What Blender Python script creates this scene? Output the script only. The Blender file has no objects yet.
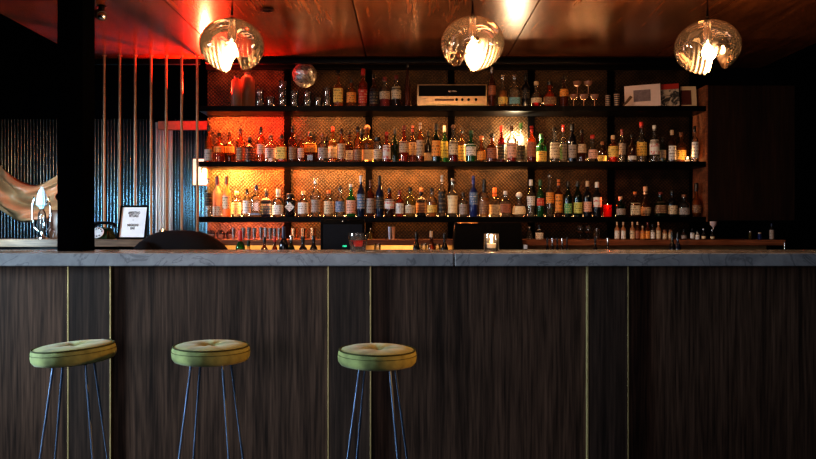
import bpy, bmesh, math, random
from mathutils import Vector, Matrix
random.seed(7)
PI = math.pi
F = 730.0; CX = 408.0; CY = 229.5; EYE = 1.25
def at(px, py, Y):
    return Vector(((px-CX)*Y/F, Y, EYE+(CY-py)*Y/F))
def wx(px, Y): return (px-CX)*Y/F
def wz(py, Y): return EYE+(CY-py)*Y/F
scene = bpy.context.scene
col = scene.collection

# ------------------------------------------------------------------ materials
def new_mat(name):
    m = bpy.data.materials.new(name); m.use_nodes = True
    nt = m.node_tree; nt.nodes.clear()
    out = nt.nodes.new('ShaderNodeOutputMaterial')
    return m, nt, out
def N(nt, t, **kw):
    n = nt.nodes.new(t)
    for k, v in kw.items():
        if k in n.inputs: n.inputs[k].default_value = v
        else: setattr(n, k, v)
    return n
def c4(c): return (c[0], c[1], c[2], 1.0)
def ramp(nt, fac, stops):
    r = nt.nodes.new('ShaderNodeValToRGB')
    el = r.color_ramp.elements
    while len(el) < len(stops): el.new(0.5)
    for e, (p, c) in zip(el, stops): e.position = p; e.color = c4(c)
    nt.links.new(fac, r.inputs[0]); return r.outputs[0]
def plain(name, c, rough=0.5, metal=0.0, var=0.12, scale=30, bump=0.0, spec=0.5, emit=None, es=0.0, sheen=0.0, coat=0.0):
    m, nt, out = new_mat(name)
    p = N(nt, 'ShaderNodeBsdfPrincipled', Roughness=rough, Metallic=metal)
    p.inputs['Specular IOR Level'].default_value = spec
    p.inputs['Sheen Weight'].default_value = sheen
    p.inputs['Coat Weight'].default_value = coat
    tc = N(nt, 'ShaderNodeTexCoord'); nz = N(nt, 'ShaderNodeTexNoise', Scale=scale, Detail=3.0)
    nt.links.new(tc.outputs['Object'], nz.inputs['Vector'])
    a = tuple(x*(1-var) for x in c); b = tuple(min(1, x*(1+var)) for x in c)
    nt.links.new(ramp(nt, nz.outputs[0], [(0.3, a), (0.7, b)]), p.inputs['Base Color'])
    if bump:
        bp = N(nt, 'ShaderNodeBump', Strength=bump, Distance=0.01)
        nt.links.new(nz.outputs[0], bp.inputs['Height']); nt.links.new(bp.outputs[0], p.inputs['Normal'])
    if emit:
        p.inputs['Emission Color'].default_value = c4(emit); p.inputs['Emission Strength'].default_value = es
    nt.links.new(p.outputs[0], out.inputs[0]); return m
def emission(name, c, s):
    m, nt, out = new_mat(name)
    e = N(nt, 'ShaderNodeEmission', Strength=s); e.inputs[0].default_value = c4(c)
    nt.links.new(e.outputs[0], out.inputs[0]); return m
def wood(name, dark, light, sc=(14, 14, 0.9), rough=0.45, coat=0.0, spec=0.4, rot=None, fine=1.0, bumpk=0.08, metal=0.0):
    m, nt, out = new_mat(name)
    p = N(nt, 'ShaderNodeBsdfPrincipled', Roughness=rough, Metallic=metal)
    p.inputs['Specular IOR Level'].default_value = spec
    p.inputs['Coat Weight'].default_value = coat; p.inputs['Coat Roughness'].default_value = 0.15
    tc = N(nt, 'ShaderNodeTexCoord'); mp = N(nt, 'ShaderNodeMapping')
    mp.inputs['Scale'].default_value = sc
    if rot: mp.inputs['Rotation'].default_value = rot
    nt.links.new(tc.outputs['Object'], mp.inputs[0])
    n1 = N(nt, 'ShaderNodeTexNoise', Scale=1.0, Detail=6.0, Distortion=0.8)
    nt.links.new(mp.outputs[0], n1.inputs['Vector'])
    n2 = N(nt, 'ShaderNodeTexNoise', Scale=5.0*fine, Detail=3.0)
    nt.links.new(mp.outputs[0], n2.inputs['Vector'])
    mx = N(nt, 'ShaderNodeMath', operation='MULTIPLY'); 
    nt.links.new(n1.outputs[0], mx.inputs[0]); nt.links.new(n2.outputs[0], mx.inputs[1])
    cc = ramp(nt, mx.outputs[0], [(0.12, dark), (0.42, light)])
    nt.links.new(cc, p.inputs['Base Color'])
    bp = N(nt, 'ShaderNodeBump', Strength=bumpk, Distance=0.004)
    nt.links.new(mx.outputs[0], bp.inputs['Height']); nt.links.new(bp.outputs[0], p.inputs['Normal'])
    nt.links.new(p.outputs[0], out.inputs[0]); return m
def glass(name, tint, body=0.12, gloss=1.2, rough=0.03, frost=None):
    m, nt, out = new_mat(name)
    lw = N(nt, 'ShaderNodeLayerWeight', Blend=0.45)
    mixc = N(nt, 'ShaderNodeMix', data_type='RGBA')
    mixc.inputs[6].default_value = c4(tint); mixc.inputs[7].default_value = c4(tuple(t*t*t*0.22 for t in tint))
    nt.links.new(lw.outputs['Facing'], mixc.inputs[0])
    tr = N(nt, 'ShaderNodeBsdfTransparent'); nt.links.new(mixc.outputs[2], tr.inputs[0])
    df = N(nt, 'ShaderNodeBsdfDiffuse'); tl = N(nt, 'ShaderNodeBsdfTranslucent')
    cc = frost or tint
    df.inputs[0].default_value = c4(cc); tl.inputs[0].default_value = c4(cc)
    ad = N(nt, 'ShaderNodeMixShader'); ad.inputs[0].default_value = 0.6
    nt.links.new(df.outputs[0], ad.inputs[1]); nt.links.new(tl.outputs[0], ad.inputs[2])
    m1 = N(nt, 'ShaderNodeMixShader'); m1.inputs[0].default_value = body
    nt.links.new(tr.outputs[0], m1.inputs[1]); nt.links.new(ad.outputs[0], m1.inputs[2])
    fr = N(nt, 'ShaderNodeFresnel', IOR=1.5)
    mm = N(nt, 'ShaderNodeMath', operation='MULTIPLY', use_clamp=True); mm.inputs[1].default_value = gloss
    nt.links.new(fr.outputs[0], mm.inputs[0])
    gl = N(nt, 'ShaderNodeBsdfGlossy', Roughness=rough)
    m2 = N(nt, 'ShaderNodeMixShader')
    nt.links.new(mm.outputs[0], m2.inputs[0]); nt.links.new(m1.outputs[0], m2.inputs[1]); nt.links.new(gl.outputs[0], m2.inputs[2])
    nt.links.new(m2.outputs[0], out.inputs[0]); return m
def label_mat(name, c, ink, amount=0.75, lines=5.0):
    m, nt, out = new_mat(name)
    p = N(nt, 'ShaderNodeBsdfPrincipled', Roughness=0.6)
    tc = N(nt, 'ShaderNodeTexCoord'); sp = N(nt, 'ShaderNodeSeparateXYZ')
    nt.links.new(tc.outputs['Generated'], sp.inputs[0])
    w = N(nt, 'ShaderNodeMath', operation='MULTIPLY'); w.inputs[1].default_value = lines*2*PI
    nt.links.new(sp.outputs[2], w.inputs[0])
    s = N(nt, 'ShaderNodeMath', operation='SINE'); nt.links.new(w.outputs[0], s.inputs[0])
    g = N(nt, 'ShaderNodeMath', operation='GREATER_THAN'); g.inputs[1].default_value = 0.25
    nt.links.new(s.outputs[0], g.inputs[0])
    oi = N(nt, 'ShaderNodeObjectInfo')
    mp = N(nt, 'ShaderNodeMapping'); mp.inputs['Scale'].default_value = (9, 0.1, 4)
    nt.links.new(tc.outputs['Generated'], mp.inputs[0])
    cb = N(nt, 'ShaderNodeCombineXYZ'); rr = N(nt, 'ShaderNodeMath', operation='MULTIPLY'); rr.inputs[1].default_value = 50
    nt.links.new(oi.outputs['Random'], rr.inputs[0]); nt.links.new(rr.outputs[0], cb.inputs[0]); nt.links.new(cb.outputs[0], mp.inputs['Location'])
    nz = N(nt, 'ShaderNodeTexNoise', Scale=1.0, Detail=1.0); nt.links.new(mp.outputs[0], nz.inputs['Vector'])
    g2 = N(nt, 'ShaderNodeMath', operation='GREATER_THAN'); g2.inputs[1].default_value = 0.52
    nt.links.new(nz.outputs[0], g2.inputs[0])
    k = N(nt, 'ShaderNodeMath', operation='MULTIPLY'); nt.links.new(g.outputs[0], k.inputs[0]); nt.links.new(g2.outputs[0], k.inputs[1])
    k2 = N(nt, 'ShaderNodeMath', operation='MULTIPLY'); k2.inputs[1].default_value = amount; nt.links.new(k.outputs[0], k2.inputs[0])
    mc = N(nt, 'ShaderNodeMix', data_type='RGBA'); mc.inputs[6].default_value = c4(c); mc.inputs[7].default_value = c4(ink)
    nt.links.new(k2.outputs[0], mc.inputs[0]); nt.links.new(mc.outputs[2], p.inputs['Base Color'])
    nt.links.new(p.outputs[0], out.inputs[0]); return m

# ------------------------------------------------------------------ mesh helpers
def BM(): return bmesh.new()
def obj(name, bm, m, parent=None, smooth=False, loc=None, rot=None, label=None):
    bmesh.ops.recalc_face_normals(bm, faces=bm.faces[:])
    me = bpy.data.meshes.new(name); bm.to_mesh(me); bm.free()
    if smooth:
        for f in me.polygons: f.use_smooth = True
        try: me.set_sharp_from_angle(angle=math.radians(40))
        except Exception: pass
    me.materials.append(m)
    o = bpy.data.objects.new(name, me); col.objects.link(o)
    if parent: o.parent = parent
    if loc is not None: o.location = loc
    if rot is not None: o.rotation_euler = rot
    if label: o['label'] = label
    return o
def tag(o, label, cat, group=None):
    o['label'] = label; o['category'] = cat
    if group: o['group'] = group
    return o
def thing(name, label, cat, loc=(0, 0, 0), rot=(0, 0, 0), group=None):
    o = bpy.data.objects.new(name, None); col.objects.link(o)
    o.location = loc; o.rotation_euler = rot; o.empty_display_size = 0.05
    return tag(o, label, cat, group)
def struct(name, bm, m, **kw):
    o = obj(name, bm, m, **kw)
    o['kind'] = 'structure'; return o
def box(bm, x0, x1, y0, y1, z0, z1, bev=0.0, seg=2):
    r = bmesh.ops.create_cube(bm, size=1.0); vs = r['verts']
    for v in vs:
        v.co = Vector(((x0+x1)/2+v.co.x*(x1-x0), (y0+y1)/2+v.co.y*(y1-y0), (z0+z1)/2+v.co.z*(z1-z0)))
    if bev:
        es = list({e for v in vs for e in v.link_edges})
        bmesh.ops.bevel(bm, geom=es, offset=bev, segments=seg, profile=0.5, affect='EDGES')
    return bm
def tube(bm, pts, r, n=8, cap=True):
    pts = [Vector(p) for p in pts]; rings = []
    rs = r if isinstance(r, (list, tuple)) else [r]*len(pts)
    for i, p in enumerate(pts):
        d = (pts[min(i+1, len(pts)-1)]-pts[max(i-1, 0)]).normalized()
        up = Vector((0, 0, 1)) if abs(d.z) < 0.9 else Vector((0, 1, 0))
        a = d.cross(up).normalized(); b = d.cross(a)
        rings.append([bm.verts.new(p+(a*math.cos(t)+b*math.sin(t))*rs[i]) for t in [2*PI*k/n for k in range(n)]])
    for A, B in zip(rings, rings[1:]):
        for k in range(n): bm.faces.new((A[k], A[(k+1) % n], B[(k+1) % n], B[k]))
    if cap: bm.faces.new(rings[0]); bm.faces.new(rings[-1])
    return bm
def sect(t, sq):
    """unit section radius at angle t; sq = squareness"""
    if not sq: return 1.0
    n = sq; return (abs(math.cos(t))**n+abs(math.sin(t))**n)**(-1.0/n)
def lathe(bm, prof, n=24, sq=0, flat=1.0, a0=None, a1=None, cap0=True, cap1=True, off=(0, 0, 0)):
    full = a0 is None
    ang = [2*PI*k/n for k in range(n)] if full else [a0+(a1-a0)*k/n for k in range(n+1)]
    rings = []
    for r, z in prof:
        rings.append([bm.verts.new((off[0]+math.cos(t)*r*sect(t, sq), off[1]+math.sin(t)*r*sect(t, sq)*flat, off[2]+z)) for t in ang])
    m = len(ang)
    for A, B in zip(rings, rings[1:]):
        for k in range(m if full else m-1):
            bm.faces.new((A[k], A[(k+1) % m], B[(k+1) % m], B[k]))
    if full:
        if cap0 and prof[0][0] > 1e-5: bm.faces.new(rings[0])
        if cap1 and prof[-1][0] > 1e-5: bm.faces.new(rings[-1])
    return bm
def sphere(bm, c, r, u=16, v=10, sc=(1, 1, 1)):
    res = bmesh.ops.create_uvsphere(bm, u_segments=u, v_segments=v, radius=r)
    for w in res['verts']: w.co = Vector(c)+Vector((w.co.x*sc[0], w.co.y*sc[1], w.co.z*sc[2]))
    return bm
def text(name, s, size, m, parent, loc, rot=(PI/2, 0, 0), align='CENTER'):
    cu = bpy.data.curves.new(name, 'FONT'); cu.body = s; cu.size = size; cu.align_x = align; cu.align_y = 'CENTER'
    cu.extrude = 0.0004; cu.offset = size*0.02; cu.resolution_u = 3
    cu.materials.append(m)
    tmp = bpy.data.objects.new(name, cu); col.objects.link(tmp)
    bpy.context.view_layer.update()
    me = bpy.data.meshes.new_from_object(tmp.evaluated_get(bpy.context.evaluated_depsgraph_get()))
    bpy.data.objects.remove(tmp)
    o = bpy.data.objects.new(name, me); col.objects.link(o); o.parent = parent
    o.location = loc; o.rotation_euler = rot; return o

# ------------------------------------------------------------------ material set
M = {}
M['black'] = plain('black_paint', (0.002, 0.002, 0.0023), 0.35, spec=0.07)
M['matte'] = plain('matte_black', (0.0012, 0.0012, 0.0013), 1.0, spec=0.0)
M['black_gloss'] = plain('black_gloss', (0.002, 0.002, 0.003), 0.35, spec=0.08)
M['blackwall'] = plain('dark_wall_paint', (0.0018, 0.0026, 0.0045), 0.9, scale=3, spec=0.05)
M['darkfloor'] = wood('dark_floor_boards', (0.012, 0.009, 0.008), (0.03, 0.022, 0.018), sc=(8, 0.8, 8))
M['walnut'] = wood('dark_walnut_veneer', (0.020, 0.012, 0.009), (0.150, 0.088, 0.060), sc=(17, 17, 0.7), rough=0.5, spec=0.25)
M['walnut2'] = wood('dark_walnut_strip', (0.018, 0.013, 0.011), (0.095, 0.062, 0.047), sc=(15, 15, 0.6), rough=0.5, spec=0.25)
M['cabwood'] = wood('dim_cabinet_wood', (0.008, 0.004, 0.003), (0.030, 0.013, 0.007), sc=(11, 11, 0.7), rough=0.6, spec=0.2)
M['ceilwood'] = wood('lacquered_ceiling_veneer', (0.085, 0.030, 0.011), (0.26, 0.092, 0.032), sc=(9.0, 0.8, 1), rough=0.27, spec=0.25, rot=(0, 0, 0.5), bumpk=0.015, metal=0.30)
M['redwood'] = wood('counter_edge_wood', (0.10, 0.03, 0.012), (0.34, 0.12, 0.05), sc=(1.2, 10, 22), rough=0.5)
M['tanwood'] = wood('tan_ledge_wood', (0.07, 0.04, 0.022), (0.22, 0.13, 0.075), sc=(1.5, 6, 16), rough=0.5)
M['brass'] = plain('brushed_brass', (0.66, 0.54, 0.26), 0.5, 0.7)
M['copper'] = plain('copper_metal', (0.85, 0.42, 0.2), 0.25, 1.0)
M['bronze'] = plain('bronze_rod_metal', (0.27, 0.18, 0.115), 0.45, 0.5)
M['chrome'] = plain('chrome', (0.85, 0.87, 0.9), 0.12, 1.0)
M['steel'] = plain('brushed_steel', (0.38, 0.38, 0.38), 0.25, 1.0)
M['bluesteel'] = plain('blue_steel_rod', (0.14, 0.22, 0.36), 0.35, 0.75)
M['velvet'] = plain('green_velvet', (0.25, 0.30, 0.11), 0.75, scale=14, var=0.4, bump=0.12, sheen=0.2, spec=0.2)
M['piping'] = plain('dark_green_piping', (0.05, 0.06, 0.02), 0.7, spec=0.2)
M['shirt'] = plain('black_shirt_cotton', (0.008, 0.009, 0.012), 0.9, scale=8, bump=0.5, spec=0.15)
M['skin'] = plain('skin', (0.45, 0.25, 0.17), 0.5)
M['hair'] = plain('dark_hair', (0.02, 0.013, 0.01), 0.6)
M['trousers'] = plain('dark_trousers', (0.015, 0.017, 0.025), 0.9)
M['tan_cloth'] = plain('tan_draped_leather', (0.62, 0.38, 0.20), 0.4, scale=6, var=0.25, bump=0.1)
M['white_paper'] = plain('white_paper', (0.85, 0.88, 0.92), 0.7, var=0.03)
M['ink'] = plain('black_ink', (0.01, 0.01, 0.012), 0.7)
M['brownink'] = plain('brown_ink', (0.10, 0.015, 0.008), 0.7)
M['phone_green'] = plain('dark_green_plastic', (0.012, 0.035, 0.018), 0.25)
M['screen'] = plain('dark_blue_screen', (0.003, 0.0045, 0.009), 0.4, spec=0.15)
M['green_led'] = emission('green_led', (0.05, 0.8, 0.42), 1.2)
M['white_led'] = emission('white_led', (1, 0.9, 0.8), 1.5)
M['bulb'] = emission('warm_lamp_filament', (1.0, 0.66, 0.30), 60)
M['candle_flame'] = emission('candle_flame', (1.0, 0.62, 0.25), 14)
M['wax'] = plain('candle_wax', (0.8, 0.6, 0.4), 0.6, emit=(1, 0.5, 0.2), es=0.7)
M['redwax'] = plain('red_glow_wax', (0.6, 0.08, 0.03), 0.5, emit=(1, 0.10, 0.02), es=1.6)
M['lamp_glass'] = None
M['clear'] = glass('clear_glass', (0.90, 0.90, 0.88), 0.05, 1.6)
M['clearthin'] = glass('thin_clear_glass', (0.93, 0.93, 0.92), 0.05, 2.2)
# concrete / marble slab
def slab_mat():
    m, nt, out = new_mat('pale_blue_grey_stone')
    p = N(nt, 'ShaderNodeBsdfPrincipled', Roughness=0.2)
    tc = N(nt, 'ShaderNodeTexCoord')
    a = N(nt, 'ShaderNodeTexNoise', Scale=6.0, Detail=8.0, Roughness=0.65, Distortion=0.6); nt.links.new(tc.outputs['Object'], a.inputs['Vector'])
    b = N(nt, 'ShaderNodeTexNoise', Scale=3.0, Detail=6.0, Distortion=2.0); nt.links.new(tc.outputs['Object'], b.inputs['Vector'])
    base = ramp(nt, a.outputs[0], [(0.3, (0.26, 0.27, 0.29)), (0.62, (0.43, 0.44, 0.46))])
    vein = ramp(nt, b.outputs[0], [(0.470, (1, 1, 1)), (0.488, (0.25, 0.26, 0.28)), (0.505, (1, 1, 1))])
    mx = N(nt, 'ShaderNodeMix', data_type='RGBA', blend_type='MULTIPLY'); mx.inputs[0].default_value = 0.5
    nt.links.new(base, mx.inputs[6]); nt.links.new(vein, mx.inputs[7])
    nt.links.new(mx.outputs[2], p.inputs['Base Color']); nt.links.new(p.outputs[0], out.inputs[0]); return m
M['slab'] = slab_mat()
def screen_wall_mat():
    m, nt, out = new_mat('woven_mesh_backing')
    p = N(nt, 'ShaderNodeBsdfPrincipled', Roughness=0.42)
    p.inputs['Specular IOR Level'].default_value = 0.14
    tc = N(nt, 'ShaderNodeTexCoord'); sp = N(nt, 'ShaderNodeSeparateXYZ'); nt.links.new(tc.outputs['Object'], sp.inputs[0])
    def sn(k):
        b = N(nt, 'ShaderNodeMath', operation='MULTIPLY'); b.inputs[1].default_value = 2*PI/0.030; nt.links.new(sp.outputs[k], b.inputs[0])
        s = N(nt, 'ShaderNodeMath', operation='SINE'); nt.links.new(b.outputs[0], s.inputs[0]); return s.outputs[0]
    mu = N(nt, 'ShaderNodeMath', operation='MULTIPLY'); nt.links.new(sn(0), mu.inputs[0]); nt.links.new(sn(2), mu.inputs[1])
    nz = N(nt, 'ShaderNodeTexNoise', Scale=9.0, Detail=2.0); nt.links.new(tc.outputs['Object'], nz.inputs['Vector'])
    ad = N(nt, 'ShaderNodeMath', operation='MULTIPLY_ADD'); ad.inputs[1].default_value = 0.30
    nt.links.new(mu.outputs[0], ad.inputs[0]); nt.links.new(nz.outputs[0], ad.inputs[2])
    nt.links.new(ramp(nt, ad.outputs[0], [(0.25, (0.005, 0.003, 0.0015)), (0.50, (0.015, 0.0082, 0.0037)), (0.80, (0.052, 0.029, 0.013))]), p.inputs['Base Color'])
    bp = N(nt, 'ShaderNodeBump', Strength=0.5, Distance=0.004); nt.links.new(mu.outputs[0], bp.inputs['Height'])
    nt.links.new(bp.outputs[0], p.inputs['Normal']); nt.links.new(p.outputs[0], out.inputs[0]); return m
M['mesh'] = screen_wall_mat()
M['ribmetal'] = plain('dark_ribbed_metal', (0.10, 0.16, 0.19), 0.2, 1.0, var=0.1, scale=3)
M['rib_reflection'] = plain('ribbed_metal_painted_reflection', (0.62, 0.47, 0.42), 0.3, 0.75, var=0.1, scale=3)  # paler coppery colour stands in for warm light reflected in these ribs
# mirror ball with uneven glints painted into the tile colours
def mirror_mat():
    m, nt, out = new_mat('mirror_tiles')
    p = N(nt, 'ShaderNodeBsdfPrincipled', Roughness=0.28, Metallic=0.8)
    g = N(nt, 'ShaderNodeNewGeometry'); w = N(nt, 'ShaderNodeTexWhiteNoise')
    nt.links.new(g.outputs['True Normal'], w.inputs['Vector'])
    nt.links.new(ramp(nt, w.outputs[0], [(0.0, (0.25, 0.2, 0.2)), (1.0, (1, 0.95, 0.9))]), p.inputs['Base Color'])
    nt.links.new(p.outputs[0], out.inputs[0]); return m
M['mirror'] = mirror_mat()
def lamp_glass_mat():
    m, nt, out = new_mat('pendant_blown_glass')
    tr = N(nt, 'ShaderNodeBsdfTransparent'); tr.inputs[0].default_value = (1.0, 0.965, 0.94, 1)
    gl = N(nt, 'ShaderNodeBsdfGlossy', Roughness=0.04); gl.inputs[0].default_value = (1, 0.88, 0.80, 1)
    tl = N(nt, 'ShaderNodeBsdfTranslucent'); tl.inputs[0].default_value = (1, 0.80, 0.62, 1)
    rf = N(nt, 'ShaderNodeBsdfGlass', Roughness=0.12, IOR=1.35); rf.inputs[0].default_value = (1, 0.95, 0.85, 1)
    fr = N(nt, 'ShaderNodeFresnel', IOR=1.55)
    at_ = N(nt, 'ShaderNodeAttribute', attribute_name='rib')
    # ribbed folds scatter part of the light
    s1 = N(nt, 'ShaderNodeMixShader'); s1.inputs[0].default_value = 0.25
    nt.links.new(tl.outputs[0], s1.inputs[1]); nt.links.new(rf.outputs[0], s1.inputs[2])
    k = N(nt, 'ShaderNodeMath', operation='MULTIPLY_ADD', use_clamp=True); k.inputs[1].default_value = 0.75; k.inputs[2].default_value = 0.007
    nt.links.new(at_.outputs['Fac'], k.inputs[0])
    m1 = N(nt, 'ShaderNodeMixShader'); nt.links.new(k.outputs[0], m1.inputs[0]); nt.links.new(tr.outputs[0], m1.inputs[1]); nt.links.new(s1.outputs[0], m1.inputs[2])
    f2 = N(nt, 'ShaderNodeMath', operation='MULTIPLY', use_clamp=True); f2.inputs[1].default_value = 1.3; nt.links.new(fr.outputs[0], f2.inputs[0])
    m2 = N(nt, 'ShaderNodeMixShader'); nt.links.new(f2.outputs[0], m2.inputs[0]); nt.links.new(m1.outputs[0], m2.inputs[1]); nt.links.new(gl.outputs[0], m2.inputs[2])
    nt.links.new(m2.outputs[0], out.inputs[0]); return m
M['lamp_glass'] = lamp_glass_mat()

# ------------------------------------------------------------------ setting
CEIL = 2.63
BACK = 6.15
struct('floor', box(BM(), -5, 4.4, -2.5, 8, -0.08, 0), M['darkfloor'])
struct('ceiling', box(BM(), -5, 4.4, -2.5, 8, 3.05, 3.13), M['blackwall'])
# lowered canopy of veneer panels, seams running away from the viewer
seams = [-2.61, -1.468, -0.335, 0.79, 1.97, 3.02]
b = BM()
for a, c in zip(seams, seams[1:]):
    box(b, a+0.004, c-0.004, -2.4, 5.90 if c < -1.4 else 6.55, CEIL, CEIL+0.03)
struct('ceiling_canopy', b, M['ceilwood'])
struct('ceiling_canopy_edge', box(BM(), -2.61, 3.02, -2.4, 5.89, CEIL+0.031, CEIL+0.10), M['black'])
struct('wall_back', box(BM(), -5, 4.4, 7.75, 7.9, 0, 3.05), M['blackwall'])
struct('wall_left', box(BM(), -5.1, -5, -2.5, 7.9, 0, 3.05), M['blackwall'])
struct('wall_right', box(BM(), 4.3, 4.4, -2.5, 7.75, 0, 3.05), M['blackwall'])
# wall behind the bottle shelves
LX = wx(207.5, BACK); RX = 2.37
struct('wall_bar', box(BM(), LX, 2.37, BACK, BACK+0.08, 0, CEIL), M['mesh'])
struct('wall_bar_back', box(BM(), LX, 3.12, BACK+0.085, BACK+0.3, 0, CEIL), M['blackwall'])
# ribbed metal wall at the far side of the room
def ribs(x0, x1, z0, z1, Y, pitch):
    b = BM(); n = int((x1-x0)/pitch)
    for i in range(n):
        cx = x0+(i+0.5)*pitch; r = pitch*0.42
        pr = [(cx-pitch*0.5, Y)]+[(cx+r*math.cos(PI-t*PI/6), Y-r*math.sin(t*PI/6)) for t in range(7)]+[(cx+pitch*0.5, Y)]
        lo = [b.verts.new((x, y, z0)) for x, y in pr]; hi = [b.verts.new((x, y, z1)) for x, y in pr]
        for k in range(len(pr)-1): b.faces.new((lo[k], lo[k+1], hi[k+1], hi[k]))
    return b
YR = 7.6
struct('wall_ribbed', ribs(-4.95, wx(156, YR), 0.3, 2.40, YR, 0.0335), M['ribmetal'], smooth=True)
struct('wall_ribbed_reflection', ribs(wx(156, YR), wx(174, YR), 0.3, 2.36, YR-0.03, 0.037), M['rib_reflection'], smooth=True)
struct('wall_ribbed_end', ribs(wx(174, YR), wx(240, YR), 0.3, 2.40, YR, 0.0335), M['ribmetal'], smooth=True)
M['redlit_beam'] = plain('beam_red_light_in_colour', (0.75, 0.16, 0.08), 0.5)  # red light falling on the beam is put into its base colour
struct('beam_upper', box(BM(), wx(158, 7.0), wx(207, 7.0), 7.0, 7.06, wz(129.5, 7.0), wz(121, 7.0)), M['redlit_beam'])
struct('beam_ceiling', box(BM(), -2.605, LX-0.002, 5.905, 5.95, CEIL-0.04, CEIL+0.06), M['black'])

# steel column standing by the bar top
b = BM(); box(b, -1.995, -1.848, 4.15, 4.31, 1.1275, 3.05, 0.004)
struct('column', b, plain('black_column_paint', (0.0012, 0.0012, 0.0015), 1.0, spec=0.0), smooth=True)

# ------------------------------------------------------------------ bar counter
BT = 1.126
bar = thing('bar_counter', 'long walnut panelled bar with pale blue-grey stone top and brass strips', 'bar counter', (0, 3.85, 0))
# local: y = Y-3.85
b = BM(); box(b, -4.2, wx(454.3, 3.85)-0.0012, 0, 0.66, BT-0.070, BT, 0.007, 3)
obj('countertop', b, M['slab'], bar)
b = BM(); box(b, wx(454.3, 3.85)+0.0012, 4.0, 0, 0.66, BT-0.070, BT, 0.007, 3)
obj('countertop', b, M['slab'], bar)
YP = 3.93
strips = [68.0, 110.3, 328.2, 370.5, 587.8, 628.2]
sx = [wx(s, YP) for s in strips]
edges = [-4.15]+sx+[3.95]
for i, (a, c) in enumerate(zip(edges, edges[1:])):
    narrow = i % 2 == 1
    d = 0.08 if narrow else 0.108
    b = BM(); box(b, a+0.003, c-0.003, d, 0.16, 0.001, BT-0.072, 0.001)
    o = obj('pilaster' if narrow else 'front_panel', b, M['walnut2'] if narrow else M['walnut'], bar)
for x in sx:
    b = BM(); box(b, x-0.0035, x+0.0035, 0.0785, 0.12, 0.001, BT-0.073, 0.0005)
    obj('brass_strip', b, M['brass'], bar)
b = BM(); box(b, -4.15, 3.95, 0.161, 0.60, 0.001, BT-0.072); obj('carcass', b, M['black'], bar)

# ------------------------------------------------------------------ bottle shelving
SF = 5.84
ZA, ZB, ZC = wz(105.8, SF), wz(161.4, SF), wz(216.8, SF)
XL, XR = wx(198.5, SF), 2.385
shelving = thing('back_bar_shelving', 'black metal bottle shelving with three long shelves across the patterned wall', 'shelving', (0, SF, 0))
for z in (ZA, ZB, ZC):
    b = BM(); box(b, XL, XR, 0, 0.275, z-0.042, z, 0.003); obj('shelf', b, M['black'], shelving)
for px in (286.5, 368.5, 451.5, 532.3, 612.5):
    x = wx(px, 6.08); b = BM(); box(b, x-0.027, x+0.027, 0.279, 0.305, 0.5, CEIL-0.045, 0.002)
    obj('upright', b, M['matte'], shelving)
b = BM(); box(b, wx(205, SF), XR, 0, 0.05, CEIL-0.048, CEIL-0.002, 0.006); obj('top_rail', b, M['black_gloss'], shelving, True)
b = BM(); box(b, LX, 2.37, 0.26, 0.305, CEIL-0.04, CEIL-0.002); obj('back_rail', b, M['black'], shelving)
b = BM(); box(b, 2.372, 2.398, 0.281, 0.305, 1.0, CEIL-0.05); obj('end_post', b, M['matte'], shelving)

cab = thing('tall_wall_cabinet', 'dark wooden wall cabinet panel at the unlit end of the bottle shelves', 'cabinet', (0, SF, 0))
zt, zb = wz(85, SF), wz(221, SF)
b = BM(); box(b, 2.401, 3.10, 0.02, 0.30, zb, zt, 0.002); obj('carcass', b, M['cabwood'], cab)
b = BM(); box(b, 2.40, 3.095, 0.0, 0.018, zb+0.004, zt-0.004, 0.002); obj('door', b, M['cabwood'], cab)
cabside = obj('wooden_end_panel', box(BM(), 2.3865, 2.3995, 0.0, 0.279, ZC-0.04, zt, 0.001), M['redwood'], None, loc=(0, SF, 0))
tag(cabside, 'warm lit wooden end panel closing the shelves beside the dark cabinet', 'panel')

# raised back counter, worktop below it and lit splashback
bc = thing('back_counter', 'raised red-brown wooden ledge running under the lowest bottle shelf', 'counter', (0, 5.5, 0))
ZD = wz(239.8, 5.5)
for a, c in ((210, 321), (321, 600), (600, 786)):
    b = BM(); box(b, wx(a, 5.5)+0.001, wx(c, 5.5)-0.001, 0, 0.615, ZD-0.042, ZD, 0.002); obj('ledge_board', b, M['redwood'], bc)
b = BM(); box(b, wx(210, 5.5), wx(786, 5.5), 0.30, 0.615, 0.96, ZD-0.043)
obj('splashback', b, plain('gold_splashback', (0.75, 0.48, 0.22), 0.4, 0.3), bc)
b = BM(); box(b, wx(205, 5.3), wx(800, 5.3), -0.28, 0.615, 0.86, 0.955, 0.003); obj('worktop', b, M['tanwood'], bc)
b = BM(); box(b, wx(205, 5.3), wx(800, 5.3), -0.24, 0.615, 0.0, 0.859); obj('cupboard_body', b, M['black'], bc)
# ledge on the side past the column
lc = thing('side_ledge', 'tan wooden ledge behind the bar carrying phone and framed sign', 'ledge', (0, 5.3, 0))
ZL = wz(239.3, 5.3)
b = BM(); box(b, -4.6, wx(201, 5.3), 0, 0.56, ZL-0.055, ZL, 0.003); obj('board', b, M['tanwood'], lc)
b = BM(); box(b, -4.6, wx(201, 5.3), 0.05, 0.56, 0.0, ZL-0.056); obj('cupboard_body', b, M['black'], lc)

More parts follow.
